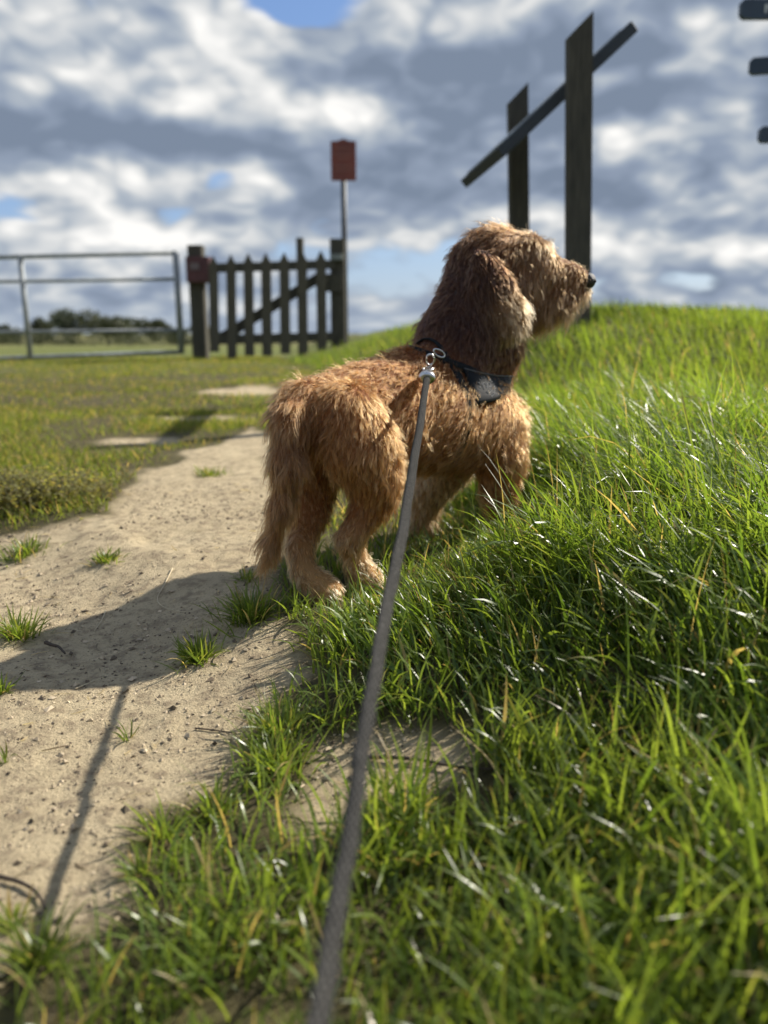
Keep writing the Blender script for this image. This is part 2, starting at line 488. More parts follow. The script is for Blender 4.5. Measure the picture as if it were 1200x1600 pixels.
def visible(X, Y, k=0.75, m=0.6):
    return (np.abs(X) < k * Y + m) & (Y > 0.24)
def scatter(n, x0, x1, y0, y1, dens):
    X = rng.uniform(x0, x1, n); Y = rng.uniform(y0, y1, n)
    keep = visible(X, Y) & (rng.random(n) < dens(X, Y))
    return X[keep], Y[keep]
def add_grass(name, parts, label, cat='grass', m=None):
    vs, fs, cs, o = [], [], [], 0
    for v, f, c in parts:
        vs.append(v); fs.append(f + o); cs.append(c); o += len(v)
    ob = link(name, np_mesh(name, np.concatenate(vs), np.concatenate(fs), True, np.concatenate(cs)), None, m or M_GRASS)
    tag(ob, label, cat, kind='stuff')
    return ob

# keep the long grass from growing through the dog: its four paws trample it a little
paws = [P(505, 922, 1.21), P(572, 905, 1.25), P(660, 828, 1.62), P(782, 765, 1.53)]
def trample(X, Y):
    k = np.ones_like(X)
    for p, r in zip(paws, (0.07, 0.05, 0.06, 0.05)):
        k *= sstep(r * 0.5, r * 1.3, np.hypot(X - p[0], Y - p[1]))
    return k

WEED = G(45, 772)
def near_grass():
    # long grass of the bank
    def dens(X, Y):
        u = bank_u(X, Y)
        cl = 0.55 + 0.9 * fbm(X * 11, Y * 11, 3)
        return sstep(-0.05, 0.06, u) * np.clip(cl + 0.35, 0.25, 1) * sstep(0.0, 0.03, dirt_sd(X, Y))
    X, Y = scatter(100000, -0.25, 1.75, 0.26, 2.7, dens)
    N = len(X); u = bank_u(X, Y)
    pt = fbm(X * 5 + 9, Y * 5, 3)
    L = (0.066 + 0.078 * sstep(0.0, 0.40, u)) * rng.uniform(0.45, 1.6, N) * (1 + 0.5 * pt) * (0.35 + 0.65 * trample(X, Y))
    # the dog's flank presses the grass down where it stands
    nd = np.min([np.hypot(X - a, Y - b) for a, b in ((0.0, 1.28), (0.06, 1.36), (0.13, 1.42), (0.2, 1.46), (0.1, 1.55))], 0)
    L *= 0.25 + 0.75 * sstep(0.08, 0.32, nd)
    L *= 0.55 + 0.45 * sstep(0.4, 1.3, Y)
    az = rng.normal(math.pi * 0.98, 0.8, N) + 2.6 * fbm(X * 3.5, Y * 3.5 + 7, 2)
    th0 = np.abs(rng.normal(0.42, 0.32, N)); bend = np.abs(rng.normal(1.1, 0.65, N)) * (0.7 + 0.8 * sstep(0.2, 0.7, u))
    p1 = blades(np.stack([X, Y, height(X, Y) - 0.006], -1), L, rng.uniform(0.0020, 0.0052, N), az, th0, bend,
                green(N, 0.04, 0, np.clip(pt + .5, 0, 1)), 6, (rng.random(N) < 0.08) * rng.uniform(0.3, 0.9, N))
    # short leaves and dead thatch underneath
    X, Y = scatter(60000, -0.3, 1.6, 0.26, 2.6, dens); N = len(X)
    p2 = blades(np.stack([X, Y, height(X, Y) - 0.004], -1), rng.uniform(0.03, 0.08, N), rng.uniform(0.0014, 0.003, N),
                rng.uniform(0, 6.3, N), np.abs(rng.normal(0.5, 0.35, N)), np.abs(rng.normal(0.7, 0.5, N)), green(N, 0.2) * 0.8, 4)
    # a few fine upright stalks that glint above the rest
    X, Y = scatter(500, -0.05, 1.5, 0.4, 2.4, lambda X, Y: sstep(0.05, 0.3, bank_u(X, Y))); N = len(X)
    p3 = blades(np.stack([X, Y, height(X, Y)], -1), rng.uniform(0.13, 0.21, N), rng.uniform(0.0012, 0.0022, N), rng.normal(2.6, 1.2, N),
                np.abs(rng.normal(0.12, 0.1, N)), np.abs(rng.normal(0.5, 0.4, N)), green(N, 0.3), 6)
    add_grass('bank_grass', [p1, p2, p3], 'long green grass blades covering the bank right of the dog')
    # lower patch in the foreground and the ragged edge of the path
    def dens2(X, Y):
        u = bank_u(X, Y); sd = dirt_sd(X, Y)
        cl = np.clip(0.45 + 1.3 * fbm(X * 13 + 4, Y * 13, 3), 0.05 + 0.4 * sstep(-0.15, 0.02, X) * (1 - sstep(0.5, 0.68, Y)), 1)
        left = sstep(-0.30, 0.12, X)
        return (1 - sstep(-0.06, 0.04, u)) * sstep(-0.008, 0.04, sd) * cl * (0.28 + 0.72 * left) * (Y < 1.45)
    X, Y = scatter(80000, -0.75, 0.6, 0.25, 1.45, dens2); N = len(X)
    lf = sstep(-0.25, 0.2, X); pt = fbm(X * 7, Y * 7 + 3, 3)
    L = (0.035 + 0.045 * lf) * rng.uniform(0.5, 1.5, N) * (1 + 0.6 * pt) * (0.4 + 0.6 * trample(X, Y))
    p1 = blades(np.stack([X, Y, height(X, Y) - 0.004], -1), L, rng.uniform(0.0018, 0.0046, N) * (0.75 + 0.25 * lf),
                rng.uniform(0, 6.3, N), np.abs(rng.normal(0.4, 0.28, N)), np.abs(rng.normal(0.75, 0.5, N)),
                green(N, 0.07, 0.10, np.clip(pt + .6, 0, 1)), 5, (rng.random(N) < 0.12) * rng.uniform(0.3, 0.9, N))
    add_grass('foreground_grass', [p1], 'thin green grass growing at the path edge in the foreground')
    # meadow on the rising ground behind the crest
    X, Y = scatter(120000, -1.0, 5.2, 2.3, 8.5, lambda X, Y: sstep(-0.15, 0.1, bank_u(X, Y)) * (1.0 - 0.45 * sstep(4.5, 8, Y))); N = len(X)
    pt = fbm(X * 2.2, Y * 2.2, 3)
    p1 = blades(np.stack([X, Y, height(X, Y, False) - 0.006], -1), rng.uniform(0.05, 0.12, N) * (1 + 0.4 * pt), rng.uniform(0.003, 0.006, N),
                rng.normal(3.0, 1.1, N), np.abs(rng.normal(0.2, 0.2, N)), np.abs(rng.normal(0.6, 0.4, N)),
                green(N, 0.04, 0.12, np.clip(pt + .55, 0, 1)), 3)
    add_grass('meadow_grass', [p1], 'sunlit blurred meadow grass on the rise behind the dog', m=M_LAWN)
    # short lawn on the left, up to and past the gates
    def dens4(X, Y):
        sd = dirt_sd(X, Y)
        wd_ = sstep(0.75, 1.1, np.hypot((X - WEED[0]) / 0.26, (Y - WEED[1]) / 0.17))
        return (0.06 + 0.94 * wd_) * (1 - sstep(-0.2, 0.1, bank_u(X, Y))) * sstep(-0.01, 0.1, sd) * sstep(1.45, 1.9, Y + 0.5 * fbm(X * 5, Y * 5 + 8, 3)) * np.clip(0.62 + 1.4 * fbm(X * 3.1, Y * 3.1, 3), 0.08, 1)
    X1, Y1 = scatter(130000, -2.4, 0.4, 1.4, 4.2, dens4)
    X2, Y2 = scatter(110000, -5.5, 0.6, 4.2, 10.5, dens4)
    X = np.concatenate([X1, X2]); Y = np.concatenate([Y1, Y2]); N = len(X)
    pt = fbm(X * 1.4, Y * 1.4 + 2, 3)
    p1 = blades(np.stack([X, Y, height(X, Y, False) - 0.003], -1), rng.uniform(0.015, 0.045, N) * (1 + 0.5 * pt), rng.uniform(0.0022, 0.004, N) * np.where(Y > 4.2, 1.7, 1),
                rng.uniform(0, 6.3, N), np.abs(rng.normal(0.5, 0.3, N)), np.abs(rng.normal(0.6, 0.4, N)),
                green(N, 0.2, 0.42, np.clip(pt + .55, 0, 1)), 3)
    add_grass('lawn_grass', [p1], 'short trodden lawn grass between the path and the gates', m=M_LAWN)
near_grass()
# ------------------------------------------------------------------ dog
def segs(chain):
    return [(chain[i], chain[i + 1]) for i in range(len(chain) - 1)]
def pr(px, py, Y, r):
    p = P(px, py, Y); return (p, r * depth(p) / FPX)
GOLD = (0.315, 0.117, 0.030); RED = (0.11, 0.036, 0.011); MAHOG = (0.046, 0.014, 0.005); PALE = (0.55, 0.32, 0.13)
# chain, flow (None: along the chain), gravity, hair length, colour
DOG = [
 dict(n='torso', c=[(770,660,1.58,46),(725,656,1.53,80),(665,650,1.46,84),(600,652,1.39,78),(545,655,1.33,70),(494,662,1.28,58)], g=0.55, L=0.026, k=GOLD),
 dict(n='withers', c=[(690,588,1.50,48),(640,598,1.44,50),(580,616,1.37,48),(500,634,1.29,42)], g=0.25, L=0.023, k=(0.225,0.070,0.017)),
 dict(n='breast', c=[(788,656,1.575,32),(775,695,1.55,44)], g=0.6, L=0.024, k=GOLD),
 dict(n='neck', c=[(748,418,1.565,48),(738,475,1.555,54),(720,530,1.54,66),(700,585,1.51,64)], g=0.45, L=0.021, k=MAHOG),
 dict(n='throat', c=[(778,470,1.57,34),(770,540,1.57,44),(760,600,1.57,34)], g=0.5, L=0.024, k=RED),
 dict(n='skull', c=[(820,404,1.575,36),(772,402,1.57,48)], g=0.6, L=0.028, k=(0.165,0.064,0.021)),
 dict(n='cheek', c=[(835,430,1.575,34),(800,450,1.565,42)], f=(0.15,0,-1), g=0.4, L=0.034, k=(0.25,0.112,0.040)),
 dict(n='muzzle', c=[(906,434,1.59,14),(885,432,1.588,20),(850,426,1.58,31)], f=(-0.8,-0.1,-0.55), g=0.35, L=0.010, k=(0.26,0.112,0.038)),
 dict(n='jaw', c=[(904,458,1.59,12),(872,467,1.585,23),(842,476,1.58,33)], f=(-0.30,-0.05,-1), g=0.9, L=0.044, k=(0.22,0.098,0.034)),
 dict(n='brow', c=[(838,392,1.565,15),(826,388,1.555,15)], f=(0.5,-0.2,-0.8), g=0.2, L=0.020, k=(0.36,0.19,0.08)),
 dict(n='thigh', c=[(540,655,1.25,58),(565,700,1.245,56),(585,745,1.255,40),(584,778,1.26,29)], f=(-0.2,-0.25,-1), g=0.3, L=0.026, k=GOLD),
 dict(n='shank', c=[(584,778,1.26,29),(548,842,1.235,18)], g=0.4, L=0.020, k=GOLD),
 dict(n='hindfoot', c=[(548,842,1.235,18),(557,882,1.245,14),(570,903,1.25,17),(582,906,1.25,14)], g=0.4, L=0.020, k=PALE),
 dict(n='thigh_l', c=[(478,690,1.30,50),(484,755,1.32,40),(484,800,1.30,27)], f=(-0.1,-0.2,-1), g=0.3, L=0.019, k=GOLD),
 dict(n='shank_l', c=[(484,800,1.30,27),(468,858,1.25,18)], g=0.4, L=0.017, k=GOLD),
 dict(n='hindfoot_l', c=[(468,858,1.25,18),(474,894,1.23,16),(498,915,1.215,18),(518,921,1.21,14)], g=0.3, L=0.016, k=PALE),
 dict(n='toes', c=[(500,922,1.212,12),(524,927,1.203,9)], f=(1,-0.2,-0.4), g=0.2, L=0.008, k=PALE),
 dict(n='toes', c=[(500,924,1.207,11),(515,932,1.192,8)], f=(1,-0.2,-0.4), g=0.2, L=0.008, k=PALE),
 dict(n='toes', c=[(570,906,1.25,11),(590,912,1.24,8)], f=(1,-0.2,-0.4), g=0.2, L=0.008, k=PALE),
 dict(n='tail', c=[(472,624,1.255,28),(456,655,1.22,26),(450,720,1.20,21),(441,790,1.195,14),(424,850,1.195,8),(410,885,1.195,4)], g=0.25, L=0.036, k=(0.235,0.094,0.029)),
 dict(n='foreleg', c=[(772,670,1.53,48),(783,712,1.515,35),(780,755,1.515,27),(782,800,1.525,22)], f=(0.1,-0.3,-1), g=0.3, L=0.030, k=GOLD),
 dict(n='foreleg_l', c=[(700,725,1.60,40),(668,770,1.61,26),(656,812,1.61,21),(668,830,1.60,18)], f=(0,-0.2,-1), g=0.3, L=0.024, k=PALE),
]
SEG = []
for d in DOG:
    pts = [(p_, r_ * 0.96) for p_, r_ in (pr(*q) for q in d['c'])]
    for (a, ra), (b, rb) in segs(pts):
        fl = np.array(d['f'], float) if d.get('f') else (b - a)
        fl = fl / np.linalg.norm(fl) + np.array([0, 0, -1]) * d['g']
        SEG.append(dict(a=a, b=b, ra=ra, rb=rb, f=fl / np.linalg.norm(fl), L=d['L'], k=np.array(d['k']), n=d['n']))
# ears: flat hanging flaps (centre, three axes with half sizes)
def ear(px, py, Y, wpx, hpx, th, lean, yaw, k):
    c = P(px, py, Y); s = depth(c) / FPX
    ax = np.array([math.cos(yaw), math.sin(yaw), 0]); up = np.array([-math.sin(lean), 0, math.cos(lean)])
    nn = np.cross(ax, up); nn /= np.linalg.norm(nn); ax = np.cross(up, nn)
    SEG.append(dict(c=c, A=np.stack([ax / (wpx * s), up / (hpx * s), nn / th]), m=th * 1.4, f=-up, L=0.020, k=np.array(k), n='ear'))
ear(770, 452, 1.490, 33, 64, 0.012, 0.42, 0.12, (0.055, 0.019, 0.007))
for (a, b) in (((795, 488), (806, 510)), ((783, 492), (792, 514)), ((808, 478), (818, 502))):
    (pa_, ra_), (pb_, rb_) = pr(*a, 1.486, 8), pr(*b, 1.486, 5)
    SEG.append(dict(a=pa_, b=pb_, ra=ra_, rb=rb_, f=np.array([0.30, 0, -0.95]), L=0.034, k=np.array((0.42, 0.24, 0.105)), n='eartip'))
ear(770, 452, 1.640, 34, 66, 0.013, -0.10, -0.10, (0.24, 0.13, 0.06))

def seg_sd(s, p):
    if 'A' in s:
        q = (p - s['c']) @ s['A'].T
        # lower half of the flap is wider than its root
        w = 1.0 - 0.28 * np.clip(q[:, 1], -1, 1)
        q = np.stack([q[:, 0] / w, q[:, 1], q[:, 2]], -1)
        return (np.linalg.norm(q, axis=1) - 1) * s['m']
    ab = s['b'] - s['a']; t = np.clip(((p - s['a']) @ ab) / (ab @ ab), 0, 1)
    return np.linalg.norm(p - s['a'] - t[:, None] * ab, axis=1) - (s['ra'] + (s['rb'] - s['ra']) * t)

def surface_nets(F, org, h):
    nx, ny, nz = F.shape
    ins = F < 0
    cnt = np.zeros((nx - 1, ny - 1, nz - 1), int)
    for i in (0, 1):
        for j in (0, 1):
            for k in (0, 1):
                cnt += ins[i:nx - 1 + i, j:ny - 1 + j, k:nz - 1 + k]
    act = (cnt > 0) & (cnt < 8)
    ci = np.argwhere(act); vid = -np.ones(act.shape, int); vid[act] = np.arange(len(ci))
    acc = np.zeros((len(ci), 3)); num = np.zeros(len(ci))
    cor = [(i, j, k) for i in (0, 1) for j in (0, 1) for k in (0, 1)]
    for a in cor:
        for b in cor:
            if sum(b) - sum(a) != 1 or sum(abs(x - y) for x, y in zip(a, b)) != 1: continue
            fa = F[tuple((ci + a).T)]; fb = F[tuple((ci + b).T)]
            m = (fa < 0) != (fb < 0)
            t = np.where(m, fa / np.where(m, fa - fb, 1), 0)
            p = np.array(a) + t[:, None] * (np.array(b) - np.array(a))
            acc[m] += p[m]; num[m] += 1
    v = org + h * (ci + acc / num[:, None])
    faces = []
    for ax in range(3):
        o1, o2 = [(1, 2), (2, 0), (0, 1)][ax]
        sl0 = [slice(None)] * 3; sl1 = [slice(None)] * 3
        sl0[ax] = slice(0, -1); sl1[ax] = slice(1, None)
        A = ins[tuple(sl0)]; B = ins[tuple(sl1)]
        e = np.argwhere(A != B)
        ok = (e[:, o1] > 0) & (e[:, o2] > 0) & (e[:, o1] < F.shape[o1] - 1) & (e[:, o2] < F.shape[o2] - 1)
        e = e[ok]; flip = A[tuple(e.T)]
        d1 = np.zeros(3, int); d1[o1] = 1; d2 = np.zeros(3, int); d2[o2] = 1
        q = np.stack([vid[tuple((e - d1 - d2).T)], vid[tuple((e - d2).T)], vid[tuple(e.T)], vid[tuple((e - d1).T)]], -1)
        q = np.where(flip[:, None], q, q[:, ::-1]); faces.append(q)
    return v, np.concatenate(faces)

def dog_shape():
    lo = np.min([np.minimum(s['a'] - s['ra'], s['b'] - s['rb']) for s in SEG if 'a' in s], 0) - 0.03
    hi = np.max([np.maximum(s['a'] + s['ra'], s['b'] + s['rb']) for s in SEG if 'a' in s], 0) + 0.03
    h = 0.0058; n = np.ceil((hi - lo) / h).astype(int) + 1
    g = np.stack(np.meshgrid(*[lo[i] + h * np.arange(n[i]) for i in range(3)], indexing='ij'), -1).reshape(-1, 3)
    acc = np.zeros(len(g)); k = 0.0075
    for s in SEG:
        if 'A' in s: sel = np.linalg.norm(g - s['c'], axis=1) < 0.16
        else:
            R = max(s['ra'], s['rb']) + np.linalg.norm(s['b'] - s['a']) / 2 + 0.05
            sel = np.linalg.norm(g - (s['a'] + s['b']) / 2, axis=1) < R
        acc[sel] += np.exp(np.clip(-seg_sd(s, g[sel]) / k, -60, 40))
    F = -k * np.log(acc + 1e-24)
    v, f = surface_nets(F.reshape(n), lo, h)
    return v, f
dv, df = dog_shape()
def mesh_normals(v, f):
    n = np.zeros_like(v)
    for t in ((0, 1, 2), (0, 2, 3)):
        a, b, c = v[f[:, t[0]]], v[f[:, t[1]]], v[f[:, t[2]]]
        fn = np.cross(b - a, c - a)
        for q in t: np.add.at(n, f[:, q], fn)
    return n / (np.linalg.norm(n, axis=1)[:, None] + 1e-12)
dn = mesh_normals(dv, df)
if np.mean(np.einsum('ij,ij->i', dn, dv - dv.mean(0))) < 0:
    df = df[:, ::-1]; dn = -dn
def groom(p):
    w = np.stack([np.exp(np.clip(-seg_sd(s, p) / 0.011, -60, 30)) for s in SEG], 1)
    w /= w.sum(1)[:, None]
    return w @ np.array([s['f'] for s in SEG]), w @ np.array([s['L'] for s in SEG]), w @ np.array([s['k'] for s in SEG]), w

dog_base = G(520, 925)
dog = empty('dog', (dog_base[0], dog_base[1], 0.0), 'shaggy golden red rough-coated dog standing on the path edge, head turned right', 'dog')
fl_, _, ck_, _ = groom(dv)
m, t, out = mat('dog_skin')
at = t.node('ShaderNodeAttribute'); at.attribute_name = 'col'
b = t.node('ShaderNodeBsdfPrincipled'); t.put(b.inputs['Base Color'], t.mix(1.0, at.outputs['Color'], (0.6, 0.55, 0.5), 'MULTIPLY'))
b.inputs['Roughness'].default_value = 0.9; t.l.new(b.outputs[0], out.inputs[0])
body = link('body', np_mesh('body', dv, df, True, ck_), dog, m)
bvh = BVHTree.FromPolygons([tuple(q) for q in dv], [tuple(int(i) for i in q) for q in df])

def make_fur(N, NC):
    a, b, c, d = (dv[df[:, i]] for i in range(4))
    area = np.linalg.norm(np.cross(c - a, d - b), axis=1) / 2
    cum = np.cumsum(area); 
    def sample(n):
        fi = np.searchsorted(cum, rng.random(n) * cum[-1]); fi = np.clip(fi, 0, len(df) - 1)
        u, v = rng.random((2, n, 1))
        p = (a[fi] * (1 - u) + b[fi] * u) * (1 - v) + (d[fi] * (1 - u) + c[fi] * u) * v
        q = df[fi]
        nn = (dn[q[:, 0]] * (1 - u) + dn[q[:, 1]] * u) * (1 - v) + (dn[q[:, 3]] * (1 - u) + dn[q[:, 2]] * u) * v
        return p, nn / (np.linalg.norm(nn, axis=1)[:, None] + 1e-9)
    Rc, Nc = sample(NC)
    R, Nn = sample(N)
    kd = KDTree(NC)
    for i, p in enumerate(Rc): kd.insert(p, i)
    kd.balance()
    cid = np.array([kd.find(p)[1] for p in R])
    S = 10
    crand = rng.normal(0, 1, (NC, 3)); cph = rng.random(NC) * 6.28; cfr = rng.uniform(4, 9, NC); clen = rng.uniform(0.5, 1.5, NC); ccol = rng.normal(0, 1, NC)
    def whorl(p):
        # slow swirls in the lie of the coat, a few centimetres across
        o = np.zeros_like(p)
        for fr, am, sd in ((70, 1.0, 1.3), (135, 0.8, 4.1), (260, 0.6, 2.2)):
            o += am * np.stack([np.sin(p[:, 1] * fr + 1.7 * np.sin(p[:, 2] * fr * .7 + sd) + sd), np.sin(p[:, 2] * fr * 1.1 + 1.9 * np.sin(p[:, 0] * fr * .8) + sd * 2),
                                np.sin(p[:, 0] * fr * .9 + 1.6 * np.sin(p[:, 1] * fr * .9 + sd))], 1)
        return o * 0.5
    def grow(Rt, Nt, cl, jitter, ljit):
        F, L, K, Wt = groom(Rt)
        n = len(Rt)
        Ft = F - Nt * np.einsum('ij,ij->i', F, Nt)[:, None]
        tl = np.linalg.norm(Ft, axis=1)[:, None]
        Ft = Ft / np.maximum(tl, 0.35)
        side = np.cross(Nt, Ft)
        L = L * 0.88 * clen[cl] * ljit; sph = rng.normal(0, 0.5, n) if jitter else 0.0
        dirv = 0.42 * Nt + 0.95 * Ft + 0.52 * crand[cl] + 0.62 * whorl(Rt) + jitter * rng.normal(0, 1, (n, 3))
        dirv /= np.linalg.norm(dirv, axis=1)[:, None]
        p = Rt - Nt * 0.001; pts = [p]
        for k in range(1, S):
            s = k / (S - 1)
            ph = cph[cl] + sph; wav = np.sin(ph + s * cfr[cl])[:, None] * side * 0.40 + np.cos(ph * 1.3 + s * cfr[cl])[:, None] * Nt * 0.20
            dirv = dirv + 0.16 * Ft + wav * 0.6 + np.array([0, 0, -0.08]) + 0.10 * rng.normal(0, 1, (n, 3))
            into = np.einsum('ij,ij->i', dirv, Nt)
            dirv = dirv + Nt * np.clip(0.06 - into, 0, 1)[:, None] * (1 if s < 0.75 else 0.4)
            dirv /= np.linalg.norm(dirv, axis=1)[:, None]
            p = p + dirv * (L / (S - 1))[:, None]; pts.append(p)
        return np.stack(pts, 1), K
    Gd, _ = grow(Rc, Nc, np.arange(NC), 0.0, np.ones(NC))
    Pt, K = grow(R, Nn, cid, 0.20, np.where(rng.random(N) < 0.13, rng.uniform(1.1, 1.7, N), rng.uniform(0.6, 1.1, N)))
    s = np.linspace(0, 1, S)[None, :, None]
    strength = rng.uniform(0.6, 1.0, N)[:, None, None]
    wild = rng.random(N) < 0.16; strength[wild] = 0.0
    off = (Pt[:, :1] - Gd[cid][:, :1]) * 0.16
    Pt = Pt + (Gd[cid] + off - Pt) * strength * s ** 0.9
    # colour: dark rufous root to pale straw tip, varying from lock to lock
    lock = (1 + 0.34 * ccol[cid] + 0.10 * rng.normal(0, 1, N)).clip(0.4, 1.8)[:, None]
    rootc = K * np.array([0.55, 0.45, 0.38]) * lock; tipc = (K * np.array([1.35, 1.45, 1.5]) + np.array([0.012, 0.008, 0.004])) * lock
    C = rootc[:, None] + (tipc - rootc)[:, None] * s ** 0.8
    grey = (rng.random(N) < 0.04)
    C[grey] = C[grey] * 0.35
    hc = bpy.data.hair_curves.new('fur')
    hc.add_curves([S] * N)
    hc.attributes['position'].data.foreach_set('vector', Pt.astype(np.float32).ravel())
    ra = hc.attributes.get('radius') or hc.attributes.new('radius', 'FLOAT', 'POINT')
    rad = rng.uniform(0.00013, 0.00024, N)[:, None] * np.array([1, 1, .97, .93, .88, .8, .7, .57, .4, .18])[None]
    ra.data.foreach_set('value', rad.astype(np.float32).ravel())
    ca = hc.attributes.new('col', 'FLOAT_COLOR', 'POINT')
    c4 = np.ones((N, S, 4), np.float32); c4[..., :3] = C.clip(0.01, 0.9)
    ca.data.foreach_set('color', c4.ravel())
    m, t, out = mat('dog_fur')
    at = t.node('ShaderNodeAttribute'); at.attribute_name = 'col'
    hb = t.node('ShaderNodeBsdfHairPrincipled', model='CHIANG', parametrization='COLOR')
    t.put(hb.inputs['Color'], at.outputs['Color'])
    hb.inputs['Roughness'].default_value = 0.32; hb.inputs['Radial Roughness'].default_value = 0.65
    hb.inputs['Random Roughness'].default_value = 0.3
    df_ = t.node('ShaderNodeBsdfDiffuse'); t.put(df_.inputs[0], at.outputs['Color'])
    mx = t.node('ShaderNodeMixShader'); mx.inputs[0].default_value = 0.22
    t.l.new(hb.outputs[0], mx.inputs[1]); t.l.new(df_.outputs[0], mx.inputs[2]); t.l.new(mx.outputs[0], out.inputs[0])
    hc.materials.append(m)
    o = bpy.data.objects.new('fur', hc); col.objects.link(o); o.parent = dog
    o.matrix_parent_inverse = dog.matrix_basis.inverted()
    tag(o, kind='stuff')
    return o
make_fur(230000, 36000)

M_NOSE = simple('nose_leather', (0.012, 0.011, 0.012), 0.32, var=0.3, scale=300, bump=0.5, bscale=700)
nb = MB(); pc = P(919, 439, 1.592)
nb.ball(pc, (0.0145, 0.018, 0.0155))
nose = nb.build('nose', M_NOSE, dog, True)
nv = MB(); nv.ball(pc + np.array([0.009, -0.010, -0.001]), (0.0045, 0.005, 0.004), 8, 6)
nv.build('nostril', simple('nostril_dark', (0.004, 0.003, 0.003), 0.6), nose, True)
M_EYE = simple('eye_dark', (0.012, 0.006, 0.004), 0.08, var=0.1, bump=0)
eb = MB(); eb.ball(P(850, 396, 1.548), 0.0085, 12, 8); eb.build('eye', M_EYE, dog, True)

# ------------------------------------------------------------------ harness
def catmull(pts, n=10):
    pts = [np.asarray(p, float) for p in pts]; P_ = [2 * pts[0] - pts[1]] + pts + [2 * pts[-1] - pts[-2]]; out = []
    for i in range(1, len(P_) - 2):
        for k in range(n):
            t = k / n; a, b, c, d = P_[i - 1:i + 3]
            out.append(0.5 * ((2 * b) + (-a + c) * t + (2 * a - 5 * b + 4 * c - d) * t * t + (-a + 3 * b - 3 * c + d) * t ** 3))
    return out + [pts[-1]]
M_STRAP = simple('black_leather', (0.008, 0.010, 0.012), 0.6, var=0.2, scale=40, bump=0.06, bscale=300, spec=0.15)
M_STITCH = simple('pale_print', (0.26, 0.27, 0.275), 0.6, var=0.1, bump=0)
M_STEEL = simple('brushed_steel', (0.62, 0.61, 0.60), 0.28, 1.0, var=0.12, scale=120, bump=0.08)
def coat(px, py, off):
    r = ray(px, py); r = r / np.linalg.norm(r); h = bvh.ray_cast(Vector(CAM), Vector(r))
    if h[0] is None:
        h = bvh.find_nearest(Vector(P(px, py, 1.56)))
    p = np.array(h[0]); return p + (CAM - p) / np.linalg.norm(CAM - p) * off
harness = empty('dog_harness', (dog_base[0] + 0.15, dog_base[1] + 0.2, 0.3), 'black leather harness with a wide chest band on the dog', 'harness')
def surf(c, d, off, far=0.16):
    d = np.asarray(d, float) / np.linalg.norm(d); c = np.asarray(c, float)
    hit = bvh.ray_cast(Vector(c + d * far), Vector(-d), far)
    if hit[0] is None: return c + d * 0.08, d
    return np.array(hit[0]) + d * off, d
def ribbon(name, pts, outs, widths, thick, material, parent, closed=False, wdir=None):
    """band that lies on the coat: points, outward directions, widths"""
    n = len(pts); mb = MB()
    for i in range(n):
        tg = (pts[(i + 1) % n] - pts[i - 1]) if closed else pts[min(i + 1, n - 1)] - pts[max(i - 1, 0)]
        tg = tg / np.linalg.norm(tg); o = outs[i] - tg * np.dot(outs[i], tg); o /= np.linalg.norm(o)
        w = np.cross(tg, o)
        prof = [(-0.5, 0), (-0.5, .6), (-0.42, 1), (0.42, 1), (0.5, .6), (0.5, 0)]
        for a, b in prof: mb.v.append(pts[i] + w * a * widths[i] + o * b * thick)
    k = 6
    for i in range(n if closed else n - 1):
        j = (i + 1) % n
        for q in range(k):
            mb.f.append((i * k + q, i * k + (q + 1) % k, j * k + (q + 1) % k, j * k + q))
    if not closed:
        mb.f.append(tuple(range(k - 1, -1, -1))); mb.f.append(tuple((n - 1) * k + q for q in range(k)))
    o = mb.build(name, material, parent, True)
    return o
# neck loop: from the withers down round the chest
top_p = P(672, 552, 1.47); chest_p = P(806, 606, 1.57)
e1 = chest_p - top_p; e1 /= np.linalg.norm(e1)
e2 = np.array([0, -1.0, 0.10]); e2 -= e1 * np.dot(e1, e2); e2 /= np.linalg.norm(e2)
lc = P(728, 585, 1.53)
NL = 72; lp, lo_, lw = [], [], []
for i in range(NL):
    a = 2 * math.pi * i / NL
    d = e1 * math.cos(a) + e2 * math.sin(a)
    p, o = surf(lc, d, 0.001)
    lp.append(p); lo_.append(o)
    lw.append(0.018)
lp = np.array(lp)
for _ in range(6): lp = (np.roll(lp, 1, 0) + lp * 2 + np.roll(lp, -1, 0)) / 4
ribbon('neck_strap', list(lp), lo_, lw, 0.004, M_STRAP, harness, True)
# girth strap behind the forelegs and the strap along the back
gc = P(668, 655, 1.47); bax = P(775, 652, 1.58) - P(600, 652, 1.39); bax /= np.linalg.norm(bax)
g2 = np.cross(bax, (0, 0, 1)); g2 /= np.linalg.norm(g2); g1 = np.cross(g2, bax)
gp, go = [], []
for i in range(56):
    a = 2 * math.pi * i / 56
    p, o = surf(gc, g1 * math.cos(a) + g2 * math.sin(a), -0.001); gp.append(p); go.append(o)
gp = np.array(gp)
for _ in range(5): gp = (np.roll(gp, 1, 0) + gp * 2 + np.roll(gp, -1, 0)) / 4
ribbon('girth_strap', list(gp), go, [0.02] * 56, 0.003, M_STRAP, harness, True)
# steel ring standing on the withers
ring_c = coat(672, 562, 0.026)
rp = []
for i in range(24):
    a = 2 * math.pi * i / 24
    rp.append(ring_c + np.array([0.007 * math.cos(a), -0.003 * math.sin(a), 0.009 * math.sin(a)]))
MB().tube(rp, 0.0019, 8, closed=True).build('lead_ring', M_STEEL, harness, True)
rp2 = []
for i in range(24):
    a = 2 * math.pi * i / 24
    rp2.append(coat(686, 552, 0.022) + np.array([0.010 * math.cos(a), 0.005 * math.cos(a), 0.006 * math.sin(a) - 0.004 * math.cos(a)]))
MB().tube(rp2, 0.0017, 8, closed=True).build('lead_ring', M_STEEL, harness, True)
